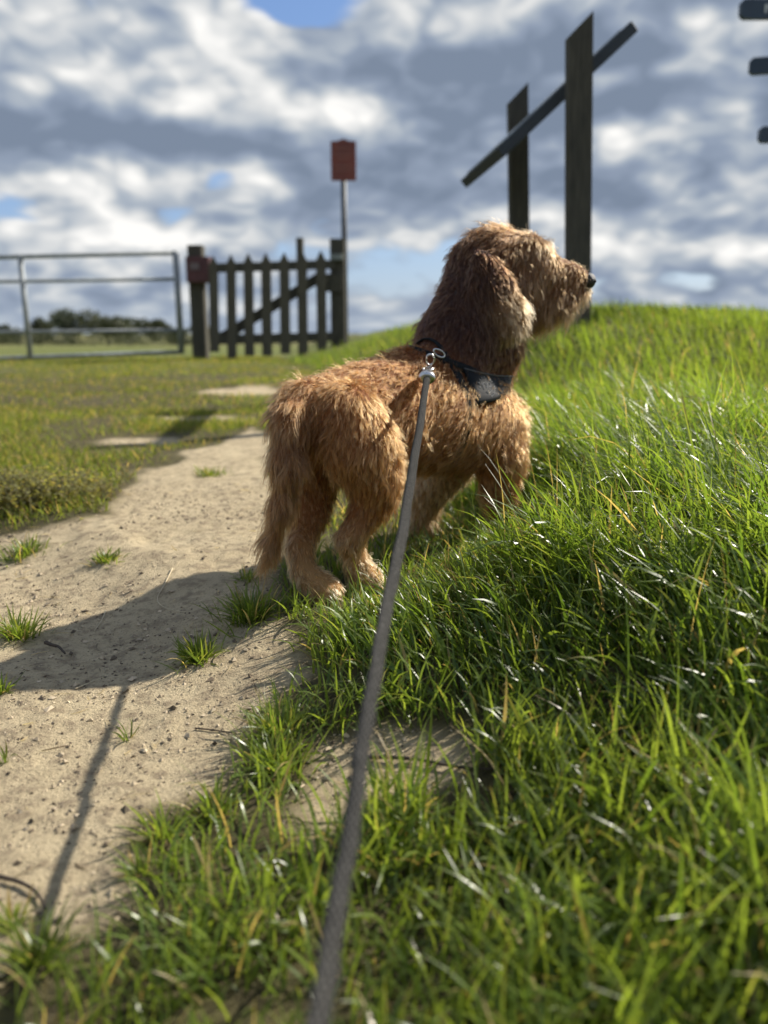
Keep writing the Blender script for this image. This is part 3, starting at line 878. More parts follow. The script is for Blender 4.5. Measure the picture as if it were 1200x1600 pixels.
# wide leather panel on the near side of the chest, with its emblem
def panel_at(u, v, off=0.015):
    top = (724 + 82 * u, 577 + 13 * u + 4 * math.sin(u * 3.14)); bot = (743 + 61 * u, 634 - 21 * u ** 1.6)
    return coat(top[0] * (1 - v) + bot[0] * v, top[1] * (1 - v) + bot[1] * v, off * min(1.0, 0.25 + 2.4 * u))
NU, NV = 15, 9
gr = np.array([[panel_at(i / (NU - 1), j / (NV - 1)) for i in range(NU)] for j in range(NV)])
for _ in range(14):
    sm = gr.copy(); sm[1:-1] += 0.3 * (gr[2:] + gr[:-2] - 2 * gr[1:-1]); sm[:, 1:-1] += 0.3 * (gr[:, 2:] + gr[:, :-2] - 2 * gr[:, 1:-1]); gr = sm
gn = np.zeros_like(gr)
du = np.gradient(gr, axis=1); dvv = np.gradient(gr, axis=0); gn = np.cross(dvv, du); gn /= np.linalg.norm(gn, axis=2)[..., None]
if np.mean(gn[..., 1]) > 0: gn = -gn
pb = MB(); n_ = NU * NV
for k in (0, 1):
    for j in range(NV):
        for i in range(NU): pb.v.append(gr[j, i] + gn[j, i] * 0.005 * k * (1 if 0 < i < NU - 1 and 0 < j < NV - 1 else 0.5))
for j in range(NV - 1):
    for i in range(NU - 1):
        a = j * NU + i; pb.f.append((a + n_, a + 1 + n_, a + 1 + NU + n_, a + NU + n_)); pb.f.append((a + NU, a + NU + 1, a + 1, a))
rim = [(0, i) for i in range(NU)] + [(j, NU - 1) for j in range(1, NV)] + [(NV - 1, i) for i in range(NU - 2, -1, -1)] + [(j, 0) for j in range(NV - 2, 0, -1)]
for q in range(len(rim)):
    a, b = rim[q], rim[(q + 1) % len(rim)]; ia, ib = a[0] * NU + a[1], b[0] * NU + b[1]
    pb.f.append((ia, ib, ib + n_, ia + n_))
panel = pb.build('chest_panel', M_STRAP, harness, True)
MB().tube([gr[0, i] + gn[0, i] * 0.003 for i in range(NU)], 0.0015, 6).build('piping', simple('edge_piping', (0.06, 0.063, 0.067), 0.4), panel, True)
def pos(px, py):
    """a point of the panel under a spot given in its own u, v"""
    x, y = min(max(px, 0), 1) * (NU - 1), min(max(py, 0), 1) * (NV - 1); i, j = min(int(x), NU - 2), min(int(y), NV - 2); fx, fy = x - i, y - j
    f = lambda A: (A[j, i] * (1 - fx) + A[j, i + 1] * fx) * (1 - fy) + (A[j + 1, i] * (1 - fx) + A[j + 1, i + 1] * fx) * fy
    return f(gr) + f(gn) * 0.0056
g = MB(); cu, cv, ru, rv = 0.34, 0.50, 0.15, 0.34
for ang in list(range(-70, 62, 15)) + list(range(95, 200, 22)):
    th = math.radians(ang)
    for dt, r0, r1 in ((-0.07, 0.93, 1.12), (0.05, 0.90, 1.08)):
        g.tube([pos(cu + ru * r0 * math.cos(th + dt), cv - rv * r0 * math.sin(th + dt)), pos(cu + ru * r1 * math.cos(th), cv - rv * r1 * math.sin(th))], 0.00036, 5)
tag(g.build('emblem_lettering', M_STITCH, panel), kind='stuff')
crv = [(-.55, .25), (-.62, -.15), (-.35, -.40), (-.12, -.2), (-.1, .05), (.1, -.35), (.35, -.48), (.48, -.22), (.28, 0), (.55, .02), (.5, .35), (.2, .55), (-.1, .62), (-.3, .45)]
MB().tube(catmull([pos(cu + ru * a, cv + rv * b) for a, b in crv], 4), 0.0004, 5).build('emblem_drawing', M_STITCH, panel)

# ------------------------------------------------------------------ lead
hook = coat(666, 592, 0.040)
def at_depth(px, py, d):
    return CAM + ray(px, py) * d
lead_pts = [hook]
prof = [(668, 586), (652, 690), (634, 800), (615, 900), (595, 1000), (576, 1110), (557, 1230), (536, 1370), (513, 1500), (497, 1600), (470, 1760), (430, 2000)]
d0 = depth(hook); i0_ = 1 / d0
for px, py in prof[1:]:
    inv = i0_ + (py - 586) / (1600 - 586) * (1 / 0.352 - i0_)
    lead_pts.append(at_depth(px, py, 1 / inv))
lead_pts[0] = at_depth(667, 588, d0)
lead = empty('dog_lead', (float(lead_pts[-2][0]), float(lead_pts[-2][1]), 0.0), 'grey woven dog lead running from the harness ring towards the viewer', 'dog lead')
m, t, out = mat('woven_cord')
tc = t.node('ShaderNodeTexCoord'); uvn = t.node('ShaderNodeAttribute'); uvn.attribute_name = 'col'
sp = t.node('ShaderNodeSeparateColor'); t.l.new(uvn.outputs['Color'], sp.inputs[0])
ang = t.mul(sp.outputs[0], 2 * math.pi)
w1 = t.math('SINE', t.add(t.mul(sp.outputs[1], 2 * math.pi / 0.0075), t.mul(ang, 4.0)))
w2 = t.math('SINE', t.sub(t.mul(sp.outputs[1], 2 * math.pi / 0.0075), t.mul(ang, 4.0)))
rib = t.math('SINE', t.mul(ang, 9.0))
wv = t.math('MAXIMUM', w1, w2)
nn = t.noise(tc.outputs['Object'], 420, 5, 0.7)
c = t.mix(t.mr(wv, -0.2, 1.0), (0.020, 0.019, 0.017), (0.112, 0.108, 0.098))
c = t.mix(t.mr(rib, 0.2, 1.0, 0, 0.45), c, (0.16, 0.155, 0.14))
c = t.mix(t.mr(nn, 0.52, 0.72, 0, 0.7), c, (0.25, 0.24, 0.22))
c = t.mix(t.mr(nn, 0.46, 0.30, 0, 0.7), c, (0.012, 0.012, 0.013))
b = t.node('ShaderNodeBsdfPrincipled'); t.put(b.inputs['Base Color'], c); b.inputs['Roughness'].default_value = 0.95
b.inputs['Specular IOR Level'].default_value = 0.08
bp = t.node('ShaderNodeBump'); bp.inputs['Strength'].default_value = 1.0; bp.inputs['Distance'].default_value = 0.0012
t.l.new(t.add(t.add(wv, t.mul(rib, 0.5)), t.mul(nn, 1.2)), bp.inputs['Height']); t.l.new(bp.outputs[0], b.inputs['Normal']); t.l.new(b.outputs[0], out.inputs[0])
cl = catmull(lead_pts, 14); mb = MB(); SIDES = 20
cl = [p + np.array([math.sin(i * 0.23) + 0.6 * math.sin(i * 0.61 + 1), 0, math.sin(i * 0.31 + 2)]) * 0.00045 for i, p in enumerate(cl)]
crad = [0.0061 * (1 + 0.03 * math.sin(i * 0.9) + 0.02 * math.sin(i * 2.3 + 1)) for i in range(len(cl))]
mb.tube(cl, [q * 0.92 for q in crad], SIDES, flat=0.6, ref=[(1, 0, 0.30 * math.sin(i * 0.085 + 0.7)) for i in range(len(cl))])
cord = mb.build('cord', m, lead, True)
a = cord.data.attributes.new('col', 'FLOAT_COLOR', 'POINT'); cc = np.ones((len(mb.v), 4), np.float32)
arc = np.concatenate([[0], np.cumsum([np.linalg.norm(cl[i + 1] - cl[i]) for i in range(len(cl) - 1)])])
cc[:, 0] = np.tile(np.abs(np.linspace(-1, 1, SIDES, endpoint=False)), len(cl)); cc[:, 1] = np.repeat(arc, SIDES)
a.data.foreach_set('color', cc.ravel())
dirl = lead_pts[1] - lead_pts[0]; dirl /= np.linalg.norm(dirl)
c0 = lead_pts[0]
fer = [c0 - dirl * 0.030, c0 - dirl * 0.025, c0 - dirl * 0.010, c0 + dirl * 0.006, c0 + dirl * 0.014, c0 + dirl * 0.0145]
clip = MB().tube(fer, [0.0050, 0.0085, 0.0125, 0.0145, 0.0135, 0.0085], 16, flat=0.75, ref=(1, 0, 0)).build('clip_sleeve', M_STEEL, lead, True)
hk = [fer[0] + dirl * 0.002]
for i in range(14):
    a_ = -0.5 + i * 0.36
    hk.append(fer[0] - dirl * 0.010 + np.array([1, 0, 0]) * 0.0085 * math.sin(a_ + .5) * (1 if i else .3) - dirl * 0.010 * (1 - math.cos(a_ + .5)) * 0.9)
MB().tube(hk, 0.0024, 8).build('snap_hook', M_STEEL, clip, True)
MB().tube([fer[0] - dirl * 0.006 + np.array([-.006, 0, 0]), fer[0] - dirl * 0.020 + np.array([-.009, 0, 0]), fer[0] - dirl * 0.026 + np.array([-.004, 0, 0.002])], [0.0028, 0.0024, 0.002], 8).build('thumb_lever', M_STEEL, clip, True)

# ------------------------------------------------------------------ wooden and metal things behind
M_WOOD = simple('weathered_dark_timber', (0.068, 0.062, 0.046), 0.85, var=0.45, scale=14, bump=0.5, bscale=60, stretch=(6, 6, 0.6))
M_WOOD2 = simple('weathered_grey_timber', (0.095, 0.085, 0.062), 0.85, var=0.4, scale=14, bump=0.5, bscale=60, stretch=(6, 6, 0.6))
M_PANEL = simple('panel_frame', (0.045, 0.055, 0.070), 0.75, var=0.2, scale=20)
M_FACE = simple('panel_print', (0.30, 0.34, 0.36), 0.25, var=0.4, scale=9, bump=0)
M_GALV = simple('galvanised_steel', (0.27, 0.29, 0.30), 0.6, 0.35, var=0.3, scale=16, bump=0.1)
M_REDSIGN = simple('faded_red_paint', (0.20, 0.050, 0.036), 0.55, var=0.25, scale=10, bump=0.1)
M_POST = simple('sign_pole', (0.06, 0.065, 0.07), 0.5, 0.5, var=0.2, scale=12)
M_BLUE = simple('dark_blue_sign_paint', (0.030, 0.052, 0.085), 0.4, var=0.2, scale=10, bump=0.05)
M_WHITE = simple('white_lettering', (0.72, 0.74, 0.74), 0.5, var=0.05, bump=0)
X3, Y3, Z3 = np.eye(3)

# information board: two posts with slanting tops and a tilted panel between
Yn, Yf = 4.0, 5.0
na, fa = P(905, 40, Yn), P(808.5, 146, Yf)
nb_, fb_ = P(902.5, 480, Yn), P(812, 470, Yf)
gz = float(height(nb_[0], Yn, False))
board = empty('information_board', (float((na[0] + fa[0]) / 2), 4.5, gz), 'slanted dark information board on two tall posts behind the dog', 'sign board')
along = np.array([fa[0] - na[0], Yf - Yn, 0]); along /= np.linalg.norm(along)
acr = np.array([along[1], -along[0], 0])         # across the board, pointing right
for (top, bot, wpx, Yp) in ((na, nb_, 36, Yn), (fa, fb_, 29, Yf)):
    w = wpx * Yp / FPX * 0.97; g0 = float(height(top[0], Yp, False)) - 0.15
    hgt = top[2] - g0; sl_ = w * 0.95
    pa = top - bot; pa = pa / pa[2]; ft = top - pa * hgt
    MB().prism([(-w / 2, 0), (w / 2, 0), (w / 2, hgt + sl_ / 2), (-w / 2, hgt - sl_ / 2)], acr, pa, ft - along * w * 0.25, along * w * 0.5).build('post', M_WOOD, board)
lowp, hip = P(780, 240, 4.12), P(990, 42, 4.12)
ax_ = hip - lowp; plen = np.linalg.norm(ax_); ax_ /= plen
nrm = np.cross(along, ax_); nrm *= np.sign(nrm[2]); nrm /= np.linalg.norm(nrm)
pc0 = (lowp + hip) / 2 + along * 0.40
fr = MB().box(pc0, (plen, 0.84, 0.055), (ax_, along, nrm)).build('panel', M_PANEL, board)
MB().box(pc0 + nrm * 0.030, (plen - 0.09, 0.76, 0.006), (ax_, along, nrm)).build('printed_face', M_FACE, fr)

# finger post at the right edge: only the ends of its arms reach into the picture
fpx = P(1345, 300, 5.2)
fg = float(height(fpx[0], 5.2, False))
fpost = empty('finger_post', (fpx[0], 5.2, fg), 'finger post with three dark blue arms poking in from the right edge', 'signpost')
MB().tube([(fpx[0], 5.2, fg - 0.1), (fpx[0], 5.2, P(1345, -120, 5.2)[2])], 0.055, 14).build('post', M_POST, fpost, True)
for (ex, ey, hh, dy) in ((1156, 15, 25, -0.10), (1170, 105, 23, 0.16), (1185, 211, 22, 0.0)):
    tip = P(ex, ey, 5.2 + dy); h_ = hh * 5.2 / FPX
    root = np.array([fpx[0] - 0.04, 5.2 - 0.02, tip[2] + (0.03 if ey < 50 else 0.0)]); L_ = np.linalg.norm(root - tip)
    d_ = (root - tip) / L_; n_ = np.cross(d_, Z3); n_ /= np.linalg.norm(n_); u_ = np.cross(n_, d_)
    poly = [(0.0, -h_ * .30), (h_ * .22, -h_ / 2), (L_, -h_ / 2), (L_, h_ / 2), (h_ * .22, h_ / 2), (0, h_ * .30)]
    arm = MB().prism(poly, d_, u_, tip - n_ * 0.014, n_ * 0.028).build('arm', M_BLUE, fpost)
    tx = MB(); q = h_ * 1.25
    for k in range(9):
        wl = h_ * random.choice([0.28, 0.36, 0.42])
        if q + wl > L_ - 0.1: break
        tx.box(tip + d_ * (q + wl / 2) + n_ * 0.0155, (wl * 0.3, 0.003, h_ * 0.42), (d_, n_, u_))
        tx.box(tip + d_ * (q + wl * .75) + u_ * h_ * .12 + n_ * 0.0155, (wl * 0.4, 0.003, h_ * 0.10), (d_, n_, u_))
        q += wl + h_ * 0.14
    tag(tx.build('lettering', M_WHITE, arm), kind='stuff')

# red notice on a thin pole by the gate
sp_ = P(537.5, 282, 9.9); sg = float(height(sp_[0], 9.9, False))
sign = empty('red_notice_sign', (sp_[0], 9.9, sg), 'small dull red notice board on a thin grey pole behind the picket gate', 'sign')
MB().tube([(sp_[0], 9.9, sg - 0.1), (sp_[0] - 0.005, 9.9, P(537, 225, 9.9)[2])], 0.033, 12).build('pole', M_POST, sign, True)
s0, s1 = P(517.5, 282, 9.85), P(556, 219, 9.85)
w_, h_ = s1[0] - s0[0], s1[2] - s0[2]
plate = MB().prism([(0, 0), (w_, 0), (w_, h_ * .97), (w_ * .72, h_ * .985), (w_ * .5, h_ * 1.04), (w_ * .28, h_ * .985), (0, h_ * .97)], X3, Z3, s0, np.array([0, 0.03, 0])).build('plate', M_REDSIGN, sign)
tx = MB()
for i, (yy, ww) in enumerate(((.80, .6), (.66, .7), (.55, .5), (.36, .65), (.25, .7))):
    tx.box(s0 + np.array([w_ / 2, -0.003, h_ * yy]), (w_ * ww, 0.004, h_ * 0.035))
tx.build('printed_lines', simple('faded_print', (0.27, 0.11, 0.09), 0.6, var=0.1, bump=0), plate)

# picket gate
def vpost(name, pxl, pxr, pyt, pyb, Y, material, parent, dpt=None, cap=None):
    a, b = P(pxl, (pyt + pyb) / 2, Y), P(pxr, (pyt + pyb) / 2, Y); w = b[0] - a[0]; x = (a[0] + b[0]) / 2
    z1 = P(pxl, pyt, Y)[2]; z0 = P(pxl, pyb, Y)[2]
    mb = MB(); mb.box((x, Y, (z0 + z1) / 2), (w, dpt or w, z1 - z0), bev=0.012)
    return mb.build(name, material, parent), x, z0, z1
lpo = P(313, 470, 9.4)
gp1 = empty('gate_post', (lpo[0], 9.4, float(height(lpo[0], 9.4, False))), 'thick dark gate post left of the pickets with a dull red box on it', 'post', 'posts of the picket gate')
vpost('post', 299, 322, 384, 566, 9.4, M_WOOD, gp1)
o_, x_, z0_, z1_ = vpost('red_box', 293.5, 330, 402, 442, 9.32, simple('dull_red_box', (0.085, 0.026, 0.028), 0.5, var=0.3, scale=10), gp1, 0.2)
MB().box((x_ - 0.03, 9.235 - 0.02, z0_ + 0.17), (0.10, 0.012, 0.07)).build('plate', simple('box_plate', (0.16, 0.12, 0.12), 0.5, var=.2, bump=0), o_)
rpo = P(530, 450, 9.85)
gp2 = empty('gate_post', (rpo[0], 9.85, float(height(rpo[0], 9.85, False))), 'dark hanging post right of the pickets beside the sign pole', 'post', 'posts of the picket gate')
vpost('post', 517, 540, 374, 545, 9.75, M_WOOD, gp2)
vpost('strap_plate', 516, 536, 397, 406, 9.62, simple('pale_plate', (0.20, 0.22, 0.21), 0.5, var=.2), gp2, 0.05)
gate = empty('picket_gate', (lpo[0] + 0.8, 9.5, 0.12), 'dark weathered wooden picket gate with a diagonal brace', 'gate')
def gy(px): return 9.15 + (px - 335) / (530 - 335) * 0.5
pick = [(334, 400, 550, 14), (361.5, 398, 572, 14), (388.5, 396, 556, 14.5), (416, 395, 556, 15), (444.5, 394, 553, 15), (472, 391, 552, 15), (501.5, 391, 548, 15)]
for (px, pt_, pb_, wp) in pick:
    Y = gy(px); t0 = P(px, pt_, Y); b0 = P(px + 2.2, pb_, Y); w = wp * Y / FPX
    dn_ = b0 - t0; ln = np.linalg.norm(dn_); up = -dn_ / ln
    MB().prism([(-w / 2, 0), (w / 2, 0), (w / 2, ln - w * 1.0), (0, ln), (-w / 2, ln - w * 1.0)], X3, up, b0 - np.array([0, 0.045, 0]), np.array([0, 0.026, 0])).build('picket', M_WOOD2, gate)
for (ya, yb, hh) in ((419, 413, 13), (531, 526, 14)):
    p0, p1 = P(330, ya, gy(330)), P(522, yb, gy(522)); d_ = p1 - p0; L_ = np.linalg.norm(d_); d_ /= L_
    n_ = np.cross(d_, Z3); n_ /= np.linalg.norm(n_)
    MB().box((p0 + p1) / 2 + np.array([0, 0.012, 0]), (L_, 0.05, hh * 9.4 / FPX), (d_, -n_, np.cross(n_, d_) * 1)).build('rail', M_WOOD, gate)
p0, p1 = P(342, 530, gy(342) + 0.03), P(500, 432, gy(500) + 0.03); d_ = p1 - p0; L_ = np.linalg.norm(d_); d_ /= L_
n_ = np.cross(d_, Z3); n_ /= np.linalg.norm(n_)
MB().box((p0 + p1) / 2 + np.array([0, 0.045, 0]), (L_, 0.045, 15 * 9.4 / FPX), (d_, -n_, np.cross(n_, d_))).build('brace', M_WOOD, gate)
sb = P(505, 428, gy(505)); se = P(540, 428, 9.68)
MB().box((sb + se) / 2 + np.array([-0.05, 0, -0.1]), (0.28, 0.03, 0.20)).build('hanging_board', M_WOOD, gate)
lt = P(471, 385, 9.62)
lp_ = empty('latch_post', (lt[0], 9.62, float(height(lt[0], 9.62, False))), 'narrow grey post standing up behind the sixth picket', 'post')
vpost('post', 465, 476, 372, 556, 9.72, M_WOOD2, lp_)

# tubular field gate on the left
fgY = 9.3
fgate = empty('field_gate', (P(140, 550, fgY)[0], fgY, 0.12), 'long grey tubular steel field gate at the left edge', 'gate')
xl, xr = P(-330, 470, fgY)[0], P(278, 470, fgY)[0]
for (yl, yr, r) in ((402, 395, 0.025), (440, 436, 0.019), (481, 478, 0.0), (519, 516, 0.018), (560, 550, 0.024)):
    if r == 0: continue
    a, b = P(0, yl, fgY), P(278, yr, fgY); sl2 = (b[2] - a[2]) / (b[0] - a[0])
    MB().tube([(xl, fgY, a[2] + sl2 * (xl - a[0])), (xr, fgY, b[2])], r, 10).build('rail', M_GALV, fgate, True)
for (px, yt, yb, r) in ((278, 395, 550, 0.036), (38, 401, 560, 0.030), (-160, 404, 563, 0.030), (-330, 406, 566, 0.036)):
    xx = P(px, 470, fgY)[0]
    MB().tube([(xx, fgY + 0.001, P(px, yt, fgY)[2] + 0.02), (xx + 0.01, fgY + 0.001, P(px, yb, fgY)[2] - 0.02)], r, 10).build('upright', M_GALV, fgate, True)

# ------------------------------------------------------------------ far trees
M_LEAF = None
def leaf_mat():
    m, t, out = mat('tree_leaf')
    at = t.node('ShaderNodeAttribute'); at.attribute_name = 'col'
    b = t.node('ShaderNodeBsdfPrincipled'); t.put(b.inputs['Base Color'], at.outputs['Color']); b.inputs['Roughness'].default_value = 0.6
    tr = t.node('ShaderNodeBsdfTranslucent'); t.put(tr.inputs[0], at.outputs['Color'])
    mx = t.node('ShaderNodeMixShader'); mx.inputs[0].default_value = 0.3
    t.l.new(b.outputs[0], mx.inputs[1]); t.l.new(tr.outputs[0], mx.inputs[2]); t.l.new(mx.outputs[0], out.inputs[0])
    return m
M_LEAF = leaf_mat()
M_BARK = simple('bark', (0.07, 0.055, 0.04), 0.9)
def leaf_cloud(centers, radii, n, size, base):
    w = np.array([r[0] * r[2] for r in radii]); w = w / w.sum()
    k = rng.choice(len(centers), n, p=w); d = rng.normal(0, 1, (n, 3)); d /= np.linalg.norm(d, axis=1)[:, None]
    rr = rng.uniform(0.45, 1.05, n)[:, None] ** 0.6
    p = np.array(centers)[k] + d * np.array(radii)[k] * rr * (1 + 0.12 * rng.normal(0, 1, (n, 1)))
    a = rng.normal(0, 1, (n, 3)); a /= np.linalg.norm(a, axis=1)[:, None]
    b = np.cross(a, rng.normal(0, 1, (n, 3))); b /= np.linalg.norm(b, axis=1)[:, None]
    s = size * rng.uniform(0.6, 1.4, (n, 1))
    v = np.stack([p - a * s, p + b * s * .6, p + a * s, p - b * s * .6], 1).reshape(-1, 3)
    f = np.arange(n * 4).reshape(n, 4)
    c = np.array(base) * rng.uniform(0.6, 1.35, (n, 1)); 
    return v, f, np.repeat(c, 4, 0)
TREES = [(-60, 497, 70, 130), (8, 503, 38, 140), (62, 500, 34, 132), (108, 489, 60, 128), (165, 487, 66, 126), (205, 500, 40, 138), (238, 501, 46, 130), (276, 514, 34, 120), (318, 512, 40, 135), (-120, 492, 60, 128)]
words = ['leftmost dim round tree partly cut by the picture edge', 'low dark tree at the left edge behind the field gate', 'small tree rising between the field gate uprights', 'broad round tree in the middle left of the far tree line',
         'tallest broad tree of the far tree line', 'small tree leaning on the tallest tree of the far line', 'round separate tree near the right end of the field gate', 'lowest bushy tree just left of the red-boxed post', 'low tree hidden behind the picket gate', 'broad tree beyond the left edge of the far line']
for i, (px, py, wpx, Yt) in enumerate(TREES):
    if px < -30: continue
    top = P(px, py, Yt); g0 = float(height(top[0], Yt, False)); hh = (top[2] - g0) * 1.12; rw = wpx / 2 * Yt / FPX * 1.4
    tr = empty('tree', (top[0], Yt, g0), words[i], 'tree', 'far trees beyond the field')
    lim = [(0, 0, 0)]; mb = MB()
    mb.tube([(top[0], Yt, g0 - 0.2), (top[0] + .1, Yt, g0 + hh * .3), (top[0], Yt, g0 + hh * .7)], [hh * .05, hh * .035, hh * .012], 8)
    for q in range(4):
        a_ = q * 1.57 + random.random(); mb.tube([(top[0], Yt, g0 + hh * (.25 + .08 * q)), (top[0] + math.cos(a_) * rw * .6, Yt + math.sin(a_) * rw * .6, g0 + hh * (.5 + .1 * q))], [hh * .02, hh * .006], 6)
    mb.build('trunk', M_BARK, tr, True)
    cs, rs = [], []
    for q in range(11):
        a_ = random.random() * 6.28; rr_ = rw * random.uniform(0.0, 0.68); zz_ = random.uniform(0.18, 0.8)
        cs.append((top[0] + math.cos(a_) * rr_, Yt + math.sin(a_) * rr_, g0 + hh * zz_))
        k_ = random.uniform(0.30, 0.5); rs.append((rw * k_, rw * k_, hh * random.uniform(.17, .26)))
    v, f, c = leaf_cloud(cs, rs, 3400, 0.20, [(0.070, 0.082, 0.034), (0.056, 0.072, 0.036)][i % 2])
    link('crown', np_mesh('crown', v, f, False, c), tr, M_LEAF)
# hedge of the field edge, one mass
hx = rng.uniform(-75, 10, 260); hy = rng.uniform(112, 124, 260)
v, f, c = leaf_cloud([(x, y, float(height(x, y, False)) + 0.7) for x, y in zip(hx, hy)], [(1.6, 1.2, rng.uniform(0.7, 1.3)) for _ in hx], 9000, 0.16, (0.075, 0.085, 0.036))
tag(link('hedge', np_mesh('hedge', v, f, False, c), None, M_LEAF), 'low far hedge under the tree line at the field edge', 'hedge', kind='stuff')

# ------------------------------------------------------------------ tufts, weeds, straws and crumbs on the path
def tuft(px, py, wpx, n, L, label, lean=None):
    g = G(px, py); g[2] = float(height(g[0], g[1])); r = wpx / 2 * depth(g) / FPX
    rad = np.abs(rng.normal(0, 0.24, n)) * r; a = rng.uniform(0, 6.28, n)
    X = g[0] + rad * np.cos(a) * 1.0; Y = g[1] + rad * np.sin(a) * 0.9
    az = a + rng.normal(0, 0.6, n)
    Ls = L * rng.uniform(0.45, 1.15, n)
    v, f, c = blades(np.stack([X, Y, height(X, Y) - 0.004], -1), Ls, rng.uniform(0.0016, 0.0034, n), az, np.abs(rng.normal(0.55, 0.3, n)), np.abs(rng.normal(0.7, 0.4, n)),
                     green(n, 0.07, 0.12), 5, (rng.random(n) < 0.2) * 0.7)
    v = v - g
    o = link('grass_tuft', np_mesh('grass_tuft', v, f, True, c), None, M_GRASS); o.location = g
    return tag(o, label, 'grass tuft', 'grass tufts on the bare path')
tuft(310, 1032, 125, 190, 0.050, 'sunlit grass tuft growing inside the near edge of the dog shadow')
tuft(166, 878, 90, 130, 0.032, 'small round grass tuft alone in the middle of the path')
tuft(42, 866, 150, 210, 0.045, 'wide low grass tuft on the left below the weeds')
tuft(30, 996, 130, 170, 0.056, 'upright grass tuft at the left edge above the dog shadow')
tuft(328, 742, 110, 170, 0.036, 'flat grass tuft at the far end of the path left of the dog')
tuft(200, 1150, 34, 14, 0.030, 'tiny sprig of grass in the shadow of the lead')
tuft(4, 1082, 50, 40, 0.032, 'small dark tuft cut by the left edge in the dog shadow')
tuft(392, 968, 170, 330, 0.062, 'dark shaded grass tuft just left of the hind paws')
tuft(385, 905, 70, 60, 0.036, 'little dark tuft behind the tip of the tail')
tuft(440, 1150, 150, 170, 0.062, 'leafy grass tuft at the path edge left of the lead')
tuft(425, 1200, 110, 110, 0.060, 'grass tuft in front of the leafy one left of the lead')
tuft(430, 742, 40, 60, 0.035, 'small tuft beside the far end of the tail')
tuft(8, 1190, 30, 12, 0.03, 'a few flat blades at the left edge below the shadow')

tuft(255, 1300, 120, 70, 0.045, 'thin sprawling tuft at the left end of the ragged foreground grass')
tuft(335, 1268, 110, 80, 0.045, 'thin tuft below the leafy one at the path edge')
tuft(225, 1362, 100, 50, 0.040, 'sparse tuft on bare earth beside the lead shadow low on the left')
tuft(60, 1500, 150, 80, 0.045, 'sparse tuft in the bottom left corner across the lead shadow')
tuft(20, 1440, 90, 40, 0.035, 'few short blades at the left edge above the bottom corner')

def weeds():
    g = G(70, 782); g[2] = float(height(g[0], g[1])); o = empty('weed_patch', g, 'low patch of small-leaved weeds at the left edge of the path', 'weeds')
    v, f, c = [], [], []; n0 = 0; st = MB()
    for k in range(950):
        gx, gyy = g[0] + rng.normal(-0.06, 0.11), g[1] + rng.normal(0.02, 0.065)
        if gx > g[0] + 0.17: continue
        base = np.array([gx, gyy, float(height(gx, gyy))]); a = rng.uniform(0, 6.28); L = rng.uniform(0.035, 0.075); th = rng.uniform(0.1, 1.0)
        d = np.array([math.cos(a) * math.sin(th), math.sin(a) * math.sin(th), math.cos(th)])
        tip = base + d * L
        st.tube([base - g, base + d * L * .5 + np.array([0, 0, .003]) - g, tip - g], [0.0007, 0.0006, 0.0003], 4)
        for q in range(9):
            s = 0.2 + 0.8 * q / 8; p = base + d * L * s; b_ = rng.uniform(0, 6.28)
            ld = np.array([math.cos(b_), math.sin(b_), rng.uniform(0.1, 0.9)]); ld /= np.linalg.norm(ld)
            sd = np.cross(ld, (0, 0, 1)); sd /= np.linalg.norm(sd) + 1e-9; ll = rng.uniform(0.007, 0.014); ww = ll * 0.36
            v += [p - g, p + ld * ll * .5 + sd * ww - g, p + ld * ll - g, p + ld * ll * .5 - sd * ww - g]; f.append((n0, n0 + 1, n0 + 2, n0 + 3)); n0 += 4
            cc = np.array([0.23, 0.23, 0.085]) * rng.uniform(0.7, 1.3) if rng.random() > .2 else np.array([0.26, 0.22, 0.10]) * rng.uniform(.7, 1.2)
            c += [cc] * 4
    tag(st.build('stems', simple('weed_stem', (0.17, 0.14, 0.06), 0.7, bump=0), o), kind='stuff')
    lo = link('leaves', np_mesh('leaves', np.array(v), np.array(f), False, np.array(c)), o, M_GRASS); lo.location = (0, 0, 0); tag(lo, kind='stuff')
    for ch in o.children: ch.matrix_parent_inverse = Matrix.Identity(4)
weeds()

M_STRAW = simple('dry_straw', (0.55, 0.46, 0.30), 0.6, var=0.2, scale=60, bump=0)
M_TWIG = simple('dark_twig', (0.055, 0.040, 0.028), 0.85, var=0.4, scale=80)
def strand(name, pix, r, material, label, cat, lift=0.0015):
    pts = []
    for px, py in pix:
        g = G(px, py); g[2] = float(height(g[0], g[1])) + lift + r; pts.append(g)
    base = pts[0].copy()
    cpts = [p - base for p in catmull(pts, 6)]
    o = MB().tube(cpts, [r * (1 - 0.6 * i / len(cpts)) for i in range(len(cpts))], 6).build(name, material, None, True)
    o.location = base
    return tag(o, label, cat)
strand('dry_straw', [(270, 890), (258, 915), (246, 938), (260, 952), (290, 958)], 0.0011, M_STRAW, 'bent pale dry straw lying across the shadow edge', 'straw')
strand('dry_straw', [(166, 957), (158, 972), (147, 988)], 0.0011, M_STRAW, 'short straight pale straw in the dog shadow', 'straw')
strand('dry_straw', [(118, 1077), (132, 1070), (150, 1062)], 0.0010, M_STRAW, 'faint straw lying near the lower edge of the dog shadow', 'straw')
strand('twig', [(72, 1010), (82, 1014), (92, 1018), (102, 1027)], 0.0034, M_TWIG, 'short dark crooked twig on the path at the shadow edge', 'twig', 0.004)
strand('twig', [(-10, 1372), (30, 1384), (58, 1400), (72, 1425)], 0.0022, M_TWIG, 'thin dark twig at the lower left edge', 'twig')
strand('twig', [(560, 1185), (640, 1192), (720, 1200), (790, 1205)], 0.0026, M_TWIG, 'dark root lying on the bare soil right of the lead', 'twig')
